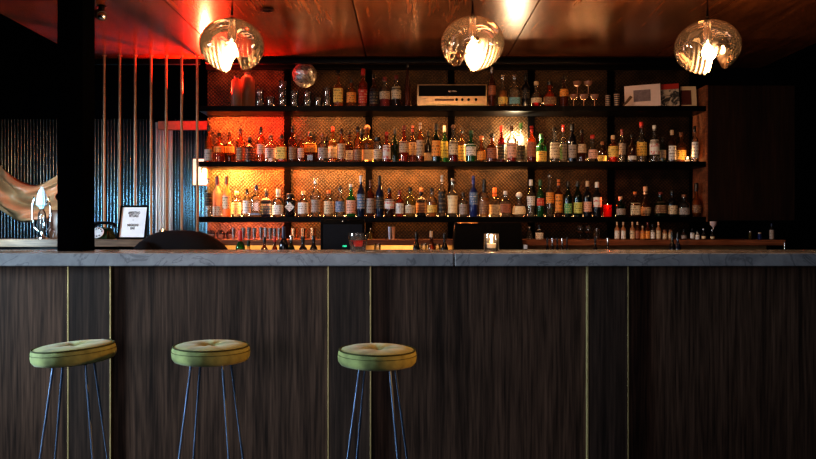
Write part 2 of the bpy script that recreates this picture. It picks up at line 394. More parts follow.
# hanging rods
YROD = 5.785
for i, px in enumerate((104.3, 119.8, 135.2, 151.0, 166.2, 181.6, 197.2)):
    ordw = ['first', 'second', 'third', 'fourth', 'fifth', 'sixth', 'seventh'][i]
    b = BM(); tube(b, [(0, 0, ZL+0.001), (0, 0, CEIL-0.006)], 0.0105, 10)
    t = thing('partition_rod', 'slim bronze floor-to-ceiling screen rod, %s counting from the black column' % ordw, 'rod', (wx(px, YROD), YROD, 0), group='bronze screen rods')
    obj('rod_shaft', b, M['bronze'], t, True)
    b = BM(); lathe(b, [(0.019, CEIL-0.006), (0.019, CEIL-0.0005)], 14); obj('ceiling_flange', b, M['bronze'], t, True)

# ------------------------------------------------------------------ stools
def stool(px, py, w, rr, tilt, foot, label):
    Y = 3.28; x = wx(px, Y); zt = wz(py, Y); R = w/2*Y/F
    t = thing('bar_stool', label, 'stool', (x, Y, 0), group='green velvet bar stools')
    # seat cushion, local about its own centre
    prof = [(0.0, -0.036), (R*0.80, -0.036), (R*0.93, -0.030), (R*0.985, -0.018), (R, 0.0), (R*0.985, 0.018), (R*0.955, 0.026),
            (R*0.93, 0.0285), (R*0.82, 0.034), (R*0.62, 0.0375), (R*0.40, 0.037), (R*0.24, 0.0335), (R*0.12, 0.026), (R*0.04, 0.018), (0.0, 0.016)]
    prof = [(r_, (z_-0.034)*1.1+0.034) for r_, z_ in prof]
    b = BM(); lathe(b, prof, 64, cap0=False, cap1=False)
    bmesh.ops.remove_doubles(b, verts=b.verts[:], dist=1e-5)
    for v in b.verts:      # soft radial puckers round the button
        d = math.hypot(v.co.x, v.co.y); a = math.atan2(v.co.y, v.co.x)
        if v.co.z > 0.01 and d < R*0.9: v.co.z += 0.0022*math.sin(a*6+px)*math.exp(-((d-R*0.35)/(R*0.25))**2)
    s = obj('seat', b, M['velvet'], t, True, loc=(0, 0, zt-0.034), rot=tilt)
    b = BM(); n = 48
    tube(b, [(R*0.957*math.cos(2*PI*k/n), R*0.957*math.sin(2*PI*k/n), 0.0275) for k in range(n+1)], 0.0035, 6, False)
    obj('piping', b, M['piping'], s, True)
    b = BM(); tube(b, [(R*1.002*math.cos(2*PI*k/n), R*1.002*math.sin(2*PI*k/n), 0.008) for k in range(n+1)], 0.0012, 6, False)
    obj('seam', b, M['piping'], s, True)
    b = BM(); sphere(b, (0, 0, 0.019), 0.013, 14, 8, (1, 1, 0.45)); obj('button', b, M['piping'], s, True)
    b = BM(); lathe(b, [(R*0.7, -0.046), (R*0.72, -0.037)], 40); obj('seat_plate', b, M['black'], s, True)
    zb = zt-0.034-0.045
    a0, rtop, rbot = foot
    for k in range(4):
        a = a0+k*PI/2
        p0 = Vector((rtop*math.cos(a), rtop*math.sin(a), zb+0.006)); p1 = Vector((rbot*math.cos(a), rbot*math.sin(a), 0.006))
        b = BM(); tube(b, [p0, p1], 0.0052, 10)
        sphere(b, p1+Vector((0, 0, 0.002)), 0.008, 8, 6)
        obj('leg', b, M['bluesteel'], t, True)
R_ = math.radians
stool(74.0, 344.6, 79.5, None, (R_(0.0), R_(-3.8), 0), (R_(53.6), 0.0935, 0.189), 'round green velvet stool nearest the black column, seat tilting down to one side')
stool(211.2, 344.2, 76.5, None, (0, R_(0.4), 0), (R_(44), 0.0967, 0.188), 'round green velvet stool with level seat, standing between the two other stools')
stool(377.3, 348.0, 79, None, (0, R_(0.8), 0), (R_(37), 0.0943, 0.196), 'round green velvet stool with an orange glow on its seat, nearest the middle')

# ------------------------------------------------------------------ pendant lamps
def pendant(px, py, cleft, u0, label, r=0.178, power=34, wobble=0.0):
    Y = 4.1; x = wx(px, Y); z = wz(py, Y)
    t = thing('pendant_lamp', label, 'lamp', (x, Y, z), group='clear glass pendant lamps')
    R = r; H = r*0.84
    b = BM(); U, V = 224, 120
    ca, sa = math.cos(cleft), math.sin(cleft)
    rib = []
    grid = []
    for j in range(V+1):
        ph = PI*j/V; row = []
        for i in range(U):
            th = 2*PI*i/U
            d = Vector((math.sin(ph)*math.cos(th), math.sin(ph)*math.sin(th), math.cos(ph)))
            p = Vector((d.x*R, d.y*R, d.z*H))
            u = d.x*ca+d.y*sa-u0         # across the cleft
            v = -d.x*sa+d.y*ca
            low = max(0.0, min(1.0, (-d.z-0.05)/0.75)); low = low*low*(3-2*low)
            w0 = 0.15+0.10*min(1, abs(v))
            cut = math.exp(-(abs(u)/w0)**2.5)*low
            p.z += cut*H*0.56
            p.x *= (1-0.10*cut); p.y *= (1-0.10*cut)
            # concentric ripples either side of the cleft
            dist = abs(u)-0.08
            rz = low*math.exp(-((dist-0.28)/0.34)**2)
            p -= d*(0.0042*math.sin(dist*48)*rz)
            k = rz*0.55*max(0.0, math.sin(dist*48+0.6))+0.9*low*math.exp(-((abs(u)-0.14)/0.13)**2)
            row.append((p, k))
        grid.append(row)
    vs = []
    for j, row in enumerate(grid):
        if j in (0, V):
            vv = b.verts.new(row[0][0]); rib.append(row[0][1]); vs.append([vv]*U)
        else:
            rr = []
            for p, k in row: rr.append(b.verts.new(p)); rib.append(k)
            vs.append(rr)
    for j in range(V):
        for i in range(U):
            a, c, d_, e = vs[j][i], vs[j][(i+1) % U], vs[j+1][(i+1) % U], vs[j+1][i]
            q = []
            for w in (a, c, d_, e):
                if w not in q: q.append(w)
            if len(q) > 2: b.faces.new(q)
    o = obj('glass_shade', b, M['lamp_glass'], t, False)
    for f in o.data.polygons: f.use_smooth = True
    at_ = o.data.attributes.new('rib', 'FLOAT', 'POINT')
    for i, k in enumerate(rib): at_.data[i].value = k
    b = BM(); lathe(b, [(0.0, H+0.010), (0.016, H+0.008), (0.018, H+0.002), (0.018, H-0.004)], 24); obj('cap', b, M['black'], t, True)
    b = BM(); lathe(b, [(0.020, H-0.008), (0.020, H-0.06), (0.023, H-0.065), (0.023, H-0.120), (0.016, H-0.128)], 20); obj('socket', b, M['chrome'], t, True)
    b = BM(); tube(b, [(0, 0, H-0.09), (0, 0, 0.014)], 0.004, 8); obj('stem', b, M['chrome'], t, True)
    b = BM(); lathe(b, [(0.010, 0.016), (0.014, 0.008), (0.026, -0.012), (0.030, -0.030), (0.026, -0.050), (0.014, -0.062), (0.0, -0.066)], 24, cap1=False)
    obj('bulb', b, M['bulb'], t, True)
    b = BM(); tube(b, [(0, 0, H+0.02), (0, 0, H+0.07)], [0.008, 0.005], 10); obj('cord_grip', b, M['black'], t, True)
    b = BM(); tube(b, [(0, 0, H+0.07), (0, 0, CEIL-z-0.012)], 0.0028, 8); obj('cord', b, M['black'], t, True)
    b = BM(); lathe(b, [(0.05, CEIL-z-0.014), (0.05, CEIL-z-0.001)], 24); obj('ceiling_rose', b, M['black'], t, True)
    L = bpy.data.lights.new('pendant_glow', 'POINT'); L.energy = power; L.color = (1.0, 0.60, 0.30); L.shadow_soft_size = 0.02
    lo = bpy.data.objects.new('pendant_glow', L); col.objects.link(lo); lo.location = (x, Y-0.045, z-0.065)
    return t
pendant(232, 45.5, R_(4), 0.10, 'clear glass pendant globe with cleft base hanging against the red-lit ceiling', power=42)
pendant(472.5, 43.5, R_(14), -0.22, 'clear glass pendant globe with cleft base hanging above the radio', power=48)
pendant(707.3, 47.0, R_(-14), 0.26, 'clear glass pendant globe with cleft base hanging near the dark cabinet', power=22)

# ------------------------------------------------------------------ bottles
G = {
 'clear': glass('bottle_clear', (0.88, 0.85, 0.80), 0.05, 1.8),
 'amber': glass('bottle_amber', (0.88, 0.44, 0.14), 0.12, 1.5),
 'redamber': glass('bottle_red_amber', (0.75, 0.22, 0.06), 0.15, 1.5),
 'brown': glass('bottle_brown', (0.40, 0.16, 0.055), 0.15, 1.5),
 'green': glass('bottle_green', (0.10, 0.42, 0.16), 0.2, 1.5),
 'dkgreen': glass('bottle_dark_green', (0.04, 0.12, 0.05), 0.2, 1.5),
 'navy': glass('bottle_navy', (0.05, 0.08, 0.20), 0.4, 1.5),
 'blue': glass('bottle_blue', (0.06, 0.12, 0.5), 0.45, 1.5),
 'black': plain('bottle_black', (0.006, 0.006, 0.008), 0.12),
 'pink': glass('bottle_frosted_pink', (0.9, 0.6, 0.5), 0.55, 0.8, 0.3, (0.95, 0.62, 0.5)),
 'orange': glass('bottle_frosted_orange', (0.95, 0.5, 0.25), 0.6, 0.8, 0.3, (0.95, 0.5, 0.22)),
 'frost': glass('bottle_frosted_pale', (0.8, 0.5, 0.35), 0.78, 0.5, 0.35, (0.22, 0.18, 0.13)),
 'olive': glass('bottle_olive', (0.5, 0.42, 0.14), 0.2, 1.5),
 'wine': glass('bottle_wine_red', (0.22, 0.02, 0.02), 0.3, 1.5),
}
GW = {'clear': 'clear', 'amber': 'amber', 'redamber': 'red-amber', 'brown': 'brown', 'green': 'green', 'dkgreen': 'dark green', 'navy': 'navy', 'blue': 'blue',
      'black': 'black', 'pink': 'frosted pink', 'orange': 'frosted orange', 'frost': 'frosted', 'olive': 'olive', 'wine': 'wine-red'}
LQ = {'red': glass('red_liquid', (0.62, 0.05, 0.02), 0.35, 0.3), 'dark': glass('dark_liquid', (0.12, 0.04, 0.015), 0.5, 0.3),
      'gold': glass('gold_liquid', (0.95, 0.55, 0.15), 0.35, 0.3), 'green': glass('green_liquid', (0.08, 0.12, 0.05), 0.5, 0.3),
      'water': glass('clear_liquid', (0.9, 0.9, 0.88), 0.08, 0.5)}
def lm(n, c, ink=(0.03, 0.02, 0.015), a=0.8, l=5): return label_mat('label_'+n, c, ink, a, l)
LB = {
 'cream': lm('cream', (0.72, 0.56, 0.36)), 'white': lm('white', (0.82, 0.78, 0.72)), 'beige': lm('beige', (0.60, 0.43, 0.27)),
 'orange': lm('orange', (0.85, 0.34, 0.06)), 'yellow': lm('yellow', (0.85, 0.58, 0.14)), 'black': lm('black', (0.012, 0.011, 0.012), (0.45, 0.33, 0.18), 0.5),
 'red': lm('red', (0.55, 0.04, 0.02), (0.8, 0.6, 0.4)), 'redbrown': lm('redbrown', (0.38, 0.13, 0.06)), 'pink': lm('pink', (0.80, 0.45, 0.33)),
 'brown': lm('brown', (0.22, 0.11, 0.06), (0.6, 0.4, 0.2)), 'blue': lm('blue', (0.10, 0.18, 0.32), (0.7, 0.7, 0.7)), 'green': lm('green', (0.12, 0.38, 0.16), (0.8, 0.7, 0.3)),
 'lime': lm('lime', (0.62, 0.62, 0.16)), 'grey': lm('grey', (0.38, 0.32, 0.28)), 'teal': lm('teal', (0.2, 0.42, 0.45)),
 'whitered': lm('whitered', (0.82, 0.76, 0.7), (0.6, 0.05, 0.03), 0.9, 2), 'glow': lm('glow', (0.95, 0.75, 0.45), (0.5, 0.3, 0.1), 0.5),
}
LW = {k: k for k in LB}; LW.update({'redbrown': 'red-brown', 'glow': 'pale gold', 'whitered': 'white and red', 'lime': 'yellow-green'})
CP = {
 'K': (plain('cap_black', (0.01, 0.01, 0.01), 0.3), 'black'), 'R': (plain('cap_red', (0.55, 0.03, 0.02), 0.35), 'red'), 'W': (plain('cap_white', (0.8, 0.76, 0.7), 0.4), 'white'),
 'C': (plain('cap_cream', (0.65, 0.45, 0.28), 0.5), 'cream'), 'S': (plain('cap_silver', (0.7, 0.68, 0.65), 0.25, 0.9), 'silver'), 'B': (plain('cap_brown', (0.22, 0.09, 0.04), 0.45), 'brown'),
 'O': (plain('cap_orange', (0.8, 0.22, 0.05), 0.4), 'orange'), 'P': (plain('cap_purple', (0.22, 0.05, 0.10), 0.4), 'purple'), 'N': (plain('cap_navy', (0.02, 0.03, 0.08), 0.35), 'navy'),
 'G': (plain('cap_green', (0.02, 0.10, 0.04), 0.35), 'green'), 'D': (plain('cap_dark_red', (0.18, 0.02, 0.015), 0.4), 'dark red'), 'U': (plain('cap_blue', (0.03, 0.06, 0.35), 0.3), 'blue'),
}
SH = {  # r fraction, z fraction
 'tall':   [(.86, 0), (.97, .012), (1, .03), (1, .58), (.93, .63), (.62, .68), (.38, .72), (.34, .78), (.34, .90), (.40, .91), (.40, .94), (.33, .945), (.33, .99)],
 'wine':   [(.86, 0), (.98, .012), (1, .03), (1, .52), (.97, .58), (.80, .65), (.50, .71), (.36, .75), (.33, .80), (.33, .93), (.38, .935), (.38, .96), (.32, .97), (.32, .99)],
 'spirit': [(.86, 0), (.98, .015), (1, .04), (1, .48), (.96, .54), (.80, .60), (.50, .64), (.36, .68), (.33, .74), (.33, .86), (.42, .87), (.42, .90), (.33, .91), (.33, .98)],
 'squat':  [(.86, 0), (.97, .02), (1, .05), (1, .52), (.96, .58), (.78, .645), (.48, .68), (.36, .71), (.34, .78), (.42, .79), (.42, .83), (.34, .84), (.34, .98)],
 'cone':   [(.90, 0), (1, .015), (1, .05), (.96, .30), (.80, .50), (.52, .66), (.36, .76), (.32, .84), (.32, .98)],
 'round':  [(.50, 0), (.72, .03), (.90, .10), (1, .22), (.98, .34), (.86, .45), (.64, .53), (.42, .58), (.34, .64), (.34, .78), (.42, .79), (.42, .83), (.34, .98)],
 'bell':   [(.78, 0), (.86, .02), (.88, .05), (.88, .34), (.93, .45), (1, .52), (.98, .58), (.80, .64), (.46, .69), (.34, .73), (.32, .80), (.32, .93), (.38, .94), (.32, .99)],
 'jar':    [(.90, 0), (1, .03), (1, .66), (.92, .74), (.74, .78), (.74, .84), (.66, .86), (.66, .98)],
 'growler':[(.92, 0), (1, .02), (1, .72), (.95, .80), (.78, .87), (.42, .92), (.36, .95), (.36, .99)],
}
SHW = {'tall': 'slim', 'wine': 'wine-shaped', 'spirit': 'round-shouldered', 'squat': 'squat', 'cone': 'tapering', 'round': 'bulbous', 'bell': 'bell-shouldered', 'jar': 'wide-necked', 'growler': 'jug-like'}
def rad_at(prof, z):
    for (r0, z0), (r1, z1) in zip(prof, prof[1:]):
        if z0 <= z <= z1: return r0+(r1-r0)*(z-z0)/max(1e-6, z1-z0)
    return prof[-1][0]
def bottle(x, Y, z0, H, R, shape, gl, lab, lo, hi, cap, label, group, liq=None, sq=0, flat=1.0, ball=False, capf=None):
    t = thing('bottle', label, 'bottle', (x, Y, z0), (0, 0, random.uniform(-0.12, 0.12) if not sq else 0), group)
    prof = SH[shape]; n = 28 if sq else 20
    P = [(r*R, z*H) for r, z in prof]
    rot0 = 0.0
    b = BM()
    # the neck of a square bottle stays round: blend the squareness by radius
    ang = [2*PI*k/n for k in range(n)]; rings = []
    for (r, z) in P:
        s = sq if (sq and r > 0.6*R) else 0
        f = flat if r > 0.6*R else 1.0
        rings.append([b.verts.new((math.cos(a)*r*sect(a, s), math.sin(a)*r*sect(a, s)*f, z)) for a in ang])
    for A, B in zip(rings, rings[1:]):
        for k in range(n): b.faces.new((A[k], A[(k+1) % n], B[(k+1) % n], B[k]))
    b.faces.new(rings[0]); b.faces.new(rings[-1])
    obj('glass_body', b, G[gl], t, True)
    if liq:
        lv = 0.26 if liq in ('dark', 'red', 'green') else 0.5
        lp = [(rad_at(prof, z)*R*0.93, z*H) for z in (0.015, 0.05, 0.15, lv*0.9, lv)]
        b = BM(); lathe(b, lp, n, sq, flat); obj('liquid', b, LQ[liq], t, True)
    if lab:
        zs = [lo+(hi-lo)*k/3 for k in range(4)]
        b = BM(); lathe(b, [(rad_at(prof, z)*R*1.025, z*H) for z in zs], 14, sq, flat, a0=-PI/2-1.25, a1=-PI/2+1.25)
        obj('paper_label', b, LB[lab], t, True)
    cm = CP[cap][0]
    cr = rad_at(prof, 0.95)*R
    if ball:
        b = BM(); br = min(cr*1.9, 0.019 if R < 0.05 else 0.026); sphere(b, (0, 0, H*0.985+cr*0.3-br*0.5), br, 14, 10); obj('ball_stopper', b, cm, t, True)
    else:
        ch = capf or (0.16 if shape in ('tall', 'wine', 'bell', 'cone') else 0.14)
        if shape == 'jar': ch = 0.16
        if shape == 'growler': ch = 0.06
        rr = [(cr*1.12, (1-ch)*H), (cr*1.18, (1-ch*0.9)*H), (cr*1.15, (1-ch*0.1)*H), (cr*1.0, H)]
        b = BM(); lathe(b, rr, 16); obj('cap', b, cm, t, True)
    return t

ORD = ['first', 'second', 'third', 'fourth', 'fifth', 'sixth', 'seventh', 'eighth', 'ninth', 'tenth', 'eleventh', 'twelfth', 'thirteenth', 'fourteenth']
BAYW = ['red-lit bay', 'second bay', 'third bay', 'fourth bay', 'fifth bay', 'unlit last bay']
def bay_of(px):
    for i, e in enumerate((286.5, 369, 451.8, 532.5, 612.5, 9999)):
        if px < e: return i
# x, top, width, shape, glass, label, lo, hi, cap, extras
rowA = [
 (236.5, 76, 10.5, 'growler', 'frost', None, 0, 0, 'K', {}),
 (247.6, 72.6, 14.5, 'growler', 'frost', None, 0, 0, 'K', {}),
 (338.3, 70.6, 9.5, 'spirit', 'amber', 'yellow', .12, .50, 'K', {'sq': 5}),
 (351.4, 78.8, 10, 'squat', 'amber', 'orange', .15, .5, 'K', {}),
 (363.0, 68.8, 10, 'bell', 'redamber', 'red', .10, .45, 'R', {'liq': 'gold'}),
 (374.0, 74.4, 9.5, 'spirit', 'brown', 'black', .08, .55, 'K', {}),
 (384.8, 77, 11, 'squat', 'clear', 'beige', .25, .50, 'D', {'liq': 'red'}),
 (396.3, 75.3, 10.5, 'squat', 'clear', 'cream', .24, .62, 'D', {'liq': 'dark'}),
 (407.5, 60, 7.5, 'cone', 'brown', None, 0, 0, 'K', {}),
 (491.8, 66.6, 8, 'wine', 'brown', 'redbrown', .28, .52, 'S', {}),
 (502.8, 74.7, 10, 'round', 'clear', 'yellow', .08, .30, 'S', {'liq': 'gold'}),
 (514.5, 74.7, 11, 'spirit', 'clear', 'teal', .08, .28, 'S', {'sq': 4}),
 (525.7, 73.5, 8.5, 'tall', 'black', 'black', .25, .5, 'K', {'capf': .2}),
 (536.2, 81.4, 11.5, 'round', 'clear', 'cream', .15, .34, 'C', {'liq': 'red'}),
 (549.7, 81.7, 14, 'round', 'redamber', 'brown', .1, .4, 'K', {'flat': .55}),
 (563.7, 76, 9.5, 'spirit', 'brown', 'orange', .33, .56, 'K', {}),
]
rowB = [
 (208.8, 125, 9.5, 'cone', 'amber', 'grey', .03, .34, 'K', {}),
 (219.6, 132.7, 11, 'spirit', 'amber', 'orange', .32, .52, 'K', {'liq': 'red'}),
 (229.7, 131.5, 10.5, 'spirit', 'amber', 'yellow', .32, .52, 'K', {'liq': 'green'}),
 (240.5, 128, 8.5, 'tall', 'amber', 'brown', .05, .42, 'B', {}),
 (250.0, 136, 10.5, 'squat', 'black', 'black', .1, .55, 'K', {'liq': None}),
 (261.0, 127, 8, 'tall', 'amber', 'pink', .22, .50, 'K', {'liq': 'gold'}),
 (270.6, 134, 11, 'squat', 'clear', 'white', .18, .50, 'K', {'sq': 6}),
 (281.6, 135, 10.5, 'squat', 'amber', 'yellow', .1, .55, 'K', {'sq': 5}),
 (292.6, 126.5, 8.5, 'tall', 'brown', 'brown', .08, .42, 'K', {}),
 (301.0, 134.5, 7, 'tall', 'amber', 'pink', .15, .50, 'B', {}),
 (310.2, 132, 14, 'squat', 'amber', 'orange', .34, .62, 'K', {'liq': 'dark', 'sq': 7}),
 (323.0, 133, 10.5, 'squat', 'clear', 'grey', .12, .48, 'B', {}),
 (332.8, 127, 9.5, 'spirit', 'amber', 'cream', .15, .62, 'R', {}),
 (341.6, 128.5, 8, 'tall', 'amber', 'beige', .10, .54, 'K', {}),
 (349.4, 131, 7.5, 'spirit', 'brown', 'white', .1, .4, 'K', {}),
 (357.8, 126.5, 8.5, 'tall', 'amber', 'brown', .05, .35, 'K', {}),
 (367.4, 126.5, 13, 'squat', 'amber', 'glow', .08, .36, 'B', {'ball': True, 'sq': 4}),
 (377.6, 137, 8.5, 'jar', 'clear', 'cream', .12, .5, 'K', {}),
 (386.7, 132, 8.5, 'spirit', 'redamber', 'whitered', .1, .55, 'R', {}),
 (395.0, 128.5, 8, 'wine', 'dkgreen', None, 0, 0, 'K', {}),
 (404.0, 125.7, 10, 'spirit', 'redamber', 'beige', .26, .56, 'D', {}),
 (412.6, 125.7, 7.5, 'tall', 'brown', 'beige', .22, .55, 'D', {}),
 (420.3, 122.7, 8.5, 'tall', 'amber', 'beige', .15, .55, 'C', {}),
 (428.1, 130.6, 7.5, 'wine', 'black', 'cream', .08, .32, 'K', {}),
 (436.2, 123.6, 9, 'wine', 'dkgreen', 'orange', .15, .55, 'K', {}),
 (444.4, 126, 7.5, 'wine', 'green', 'lime', .15, .58, 'W', {}),
 (453.2, 125.7, 9.5, 'spirit', 'clear', 'cream', .2, .58, 'B', {'ball': True, 'liq': 'red'}),
 (461.8, 127.8, 7.5, 'tall', 'amber', 'yellow', .08, .5, 'K', {}),
 (471.0, 130.6, 10.5, 'spirit', 'green', 'white', .2, .56, 'G', {}),
 (481.4, 136, 9.5, 'round', 'amber', 'orange', .08, .4, 'O', {}),
 (492.0, 133.5, 11, 'spirit', 'brown', 'redbrown', .12, .48, 'K', {}),
 (501.3, 126, 7.6, 'wine', 'wine', 'black', .1, .5, 'R', {}),
 (511.8, 126, 9.6, 'tall', 'clear', 'pink', .12, .52, 'B', {'liq': 'red'}),
 (520.8, 123, 7.8, 'wine', 'clear', 'black', .06, .44, 'G', {}),
 (531.6, 126, 9, 'tall', 'redamber', 'redbrown', .14, .55, 'R', {'liq': 'red'}),
 (541.3, 134, 10.5, 'squat', 'green', 'yellow', .06, .4, 'G', {}),
 (554.6, 127.5, 10.5, 'spirit', 'clear', 'cream', .1, .55, 'K', {}),
 (563.2, 125.3, 7.2, 'tall', 'clear', 'grey', .1, .5, 'R', {}),
 (572.2, 124, 8.5, 'wine', 'black', 'grey', .1, .45, 'K', {}),
 (581.8, 130, 9, 'spirit', 'brown', 'beige', .28, .55, 'K', {}),
 (592.5, 135, 10.5, 'round', 'clear', 'pink', .12, .45, 'R', {}),
 (602.2, 141.7, 8.5, 'squat', 'brown', 'yellow', .1, .35, 'B', {}),
 (613.0, 135.3, 10.5, 'squat', 'redamber', 'yellow', .18, .58, 'C', {'liq': 'gold'}),
 (622.0, 129.5, 8, 'tall', 'clear', 'grey', .25, .58, 'D', {}),
 (632.0, 134.4, 8.5, 'spirit', 'brown', 'white', .08, .22, 'K', {}),
 (641.4, 122, 10.5, 'spirit', 'clear', 'yellow', .18, .5, 'R', {}),
 (654.3, 125.3, 10, 'spirit', 'clear', 'whitered', .2, .6, 'W', {}),
 (662.6, 137, 6.5, 'tall', 'dkgreen', 'grey', .2, .5, 'K', {}),
 (672.0, 130, 8, 'wine', 'brown', 'white', .06, .5, 'C', {}),
 (681.0, 132.3, 10, 'squat', 'amber', 'yellow', .1, .42, 'B', {'liq': 'gold'}),
 (694.7, 126, 7.5, 'tall', 'clear', 'white', .1, .55, 'K', {}),
]
rowB2 = [(295.6, 135, 7.5, 'tall', 'brown', None, 0, 0, 'K', {}), (314.5, 135, 7, 'tall', 'brown', None, 0, 0, 'K', {}), (361.8, 129, 7.5, 'wine', 'black', None, 0, 0, 'K', {}),
         (326.9, 136, 7, 'wine', 'black', None, 0, 0, 'K', {})]
rowC = [
 (208.2, 178, 7.6, 'tall', 'clear', 'black', .28, .6, 'S', {'liq': None}),
 (217.4, 176.6, 9, 'wine', 'pink', 'white', .03, .26, 'P', {'capf': .2}),
 (226.8, 176.6, 8.6, 'wine', 'orange', 'cream', .2, .52, 'B', {'capf': .2}),
 (236.6, 191, 10.5, 'squat', 'clear', 'white', .12, .55, 'C', {}),
 (246.9, 189, 8.2, 'squat', 'clear', 'white', .12, .58, 'K', {}),
 (256.4, 185, 10, 'squat', 'clear', 'blue', .06, .12, 'N', {'sq': 6}),
 (266.6, 189, 10.5, 'squat', 'navy', 'blue', .1, .6, 'K', {'sq': 6}),
 (278.2, 189, 11.5, 'squat', 'clear', 'white', .08, .42, 'W', {'capf': .28}),
 (290.2, 193.5, 10.5, 'jar', 'black', 'white', .2, .62, 'K', {'diamond': True}),
 (303.2, 191, 11, 'squat', 'clear', 'white', .12, .55, 'C', {}),
 (315.6, 178, 10.5, 'bell', 'clear', 'grey', .12, .44, 'S', {}),
 (328.7, 190, 10, 'squat', 'clear', 'cream', .1, .58, 'O', {}),
 (340.0, 186, 9.6, 'spirit', 'clear', 'blue', .16, .5, 'K', {}),
 (351.0, 184, 9.8, 'spirit', 'green', 'pink', .1, .5, 'W', {}),
 (360.9, 175.6, 8.4, 'wine', 'navy', 'blue', .2, .55, 'W', {}),
 (370.5, 180, 8.2, 'tall', 'brown', 'grey', .1, .5, 'B', {}),
 (379.7, 175.6, 8.2, 'wine', 'navy', 'black', .2, .5, 'K', {'capf': .22}),
 (389.5, 187.8, 10, 'squat', 'brown', 'whitered', .28, .6, 'K', {'liq': 'dark'}),
 (399.7, 190, 8.6, 'squat', 'redamber', 'white', .12, .5, 'D', {}),
 (410.3, 187, 10.6, 'squat', 'olive', 'cream', .12, .38, 'K', {}),
 (421.2, 188, 10.6, 'squat', 'black', 'brown', .15, .6, 'B', {'sq': 4}),
 (432.0, 187.8, 10, 'squat', 'clear', 'yellow', .15, .4, 'K', {'liq': 'gold'}),
 (442.0, 175, 7.8, 'tall', 'clear', 'black', .1, .6, 'W', {}),
 (452.6, 179, 11, 'bell', 'clear', 'glow', .1, .56, 'S', {'ball': True}),
 (463.2, 191.8, 8.6, 'squat', 'clear', 'grey', .1, .5, 'K', {}),
 (473.4, 176, 8.6, 'tall', 'blue', 'blue', .3, .6, 'U', {'capf': .2}),
 (484.2, 179, 10.2, 'squat', 'clear', 'brown', .08, .42, 'K', {'capf': .36, 'liq': 'gold'}),
 (494.6, 187.8, 10.4, 'squat', 'clear', 'cream', .1, .42, 'O', {'capf': .3, 'sq': 5}),
 (505.4, 191, 10.2, 'squat', 'clear', 'redbrown', .15, .5, 'W', {'sq': 5}),
 (519.0, 194, 14, 'round', 'clear', 'glow', .12, .46, 'W', {'flat': .5, 'ball': True}),
 (530.9, 179.6, 9, 'bell', 'clear', 'white', .3, .55, 'W', {'liq': 'water'}),
 (540.2, 179.6, 8, 'wine', 'green', 'red', .3, .5, 'G', {}),
 (549.7, 175, 8.6, 'tall', 'clear', 'orange', .32, .58, 'S', {'ball': True}),
 (558.5, 179.6, 8.2, 'tall', 'brown', 'orange', .12, .6, 'O', {}),
 (568.0, 181.3, 8.2, 'wine', 'dkgreen', 'green', .1, .38, 'K', {}),
 (577.8, 181, 9, 'wine', 'dkgreen', 'lime', .1, .4, 'K', {}),
 (587.4, 181, 8.6, 'wine', 'black', 'pink', .14, .42, 'C', {}),
 (597.0, 182, 9, 'wine', 'black', 'whitered', .28, .56, 'W', {}),
 (620.4, 196.5, 10, 'squat', 'dkgreen', 'grey', .1, .4, 'C', {}),
 (635.0, 191.8, 9.5, 'spirit', 'brown', 'cream', .08, .55, 'O', {'sq': 5}),
 (645.4, 186.6, 11, 'round', 'brown', 'cream', .05, .32, 'C', {'capf': .25}),
 (660.4, 192, 10.6, 'spirit', 'dkgreen', 'brown', .15, .6, 'D', {'sq': 4}),
 (672.3, 190, 10, 'squat', 'black', 'cream', .1, .42, 'K', {}),
 (684.0, 194.4, 11.5, 'squat', 'clear', 'grey', .1, .4, 'B', {}),
 (696.4, 183, 10, 'round', 'amber', 'brown', .12, .35, 'K', {'capf': .25, 'liq': 'gold'}),
]
def place_row(rows, z0, shelfname, group, Yf=5.912, Yb=6.03, force_back=False):
    cnt = {}; lastx = -99; lastw = 0; lasty = Yf
    for (px, top, w, shape, gl, lab, lo, hi, cap, ex) in rows:
        bay = bay_of(px); cnt[bay] = cnt.get(bay, 0)+1
        Y = Yf
        gap = (px-lastx)-(w+lastw)/2
        if gap < 0.35 and lasty == Yf: Y = Yb
        if force_back: Y = 6.045
        lastx, lastw, lasty = px, w, Y
        x = wx(px, Y); H = wz(top, Y)-z0; R = w/2*Y/F*0.985
        big = H > 0.31
        words = ('tall ' if big else '')+SHW[shape]+' '+GW[gl]+' bottle with '
        words += (LW[lab]+' label, ' if lab and not ex.get('diamond') else ('white diamond label, ' if ex.get('diamond') else 'no label, '))+CP[cap][1]+(' ball stopper' if ex.get('ball') else ' cap')
        place = '%s in %s of %s shelf' % (ORD[cnt[bay]-1], BAYW[bay], shelfname)
        if force_back: place = 'behind others in %s of %s shelf' % (BAYW[bay], shelfname)
        label = words+', '+place
        n = len(label.replace(',', '').split())
        if n > 16: label = label.replace('tall ', '', 1)
        if len(label.replace(',', '').replace('-', '-').split()) > 16 or 'ball stopper' in label and n > 15: label = label.replace(' bottle with', ' bottle', 1)
        if len(label.split()) > 16: label = label.replace('unlit last', 'last').replace('ball stopper', 'stopper')
        e = {k: v for k, v in ex.items() if k != 'diamond'}
        if ex.get('diamond'):
            t = bottle(x, Y, z0, H, R, shape, gl, None, lo, hi, cap, label, group, **e)
            b = BM(); s = R*0.95
            vs = [b.verts.new(p) for p in ((-s, 0, 0), (0, 0, -s), (s, 0, 0), (0, 0, s))]; b.faces.new(vs)
            bmesh.ops.subdivide_edges(b, edges=b.edges[:], cuts=1, use_grid_fill=True)
            obj('paper_label', b, LB['white'], t, loc=(0, -R*1.03, H*0.42))
        else:
            bottle(x, Y, z0, H, R, shape, gl, lab, lo, hi, cap, label, group, **e)
place_row(rowA, ZA, 'top', 'bottles on the top shelf')
place_row(rowB, ZB, 'middle', 'bottles on the middle shelf')
place_row(rowB2, ZB, 'middle', 'bottles on the middle shelf', force_back=True)
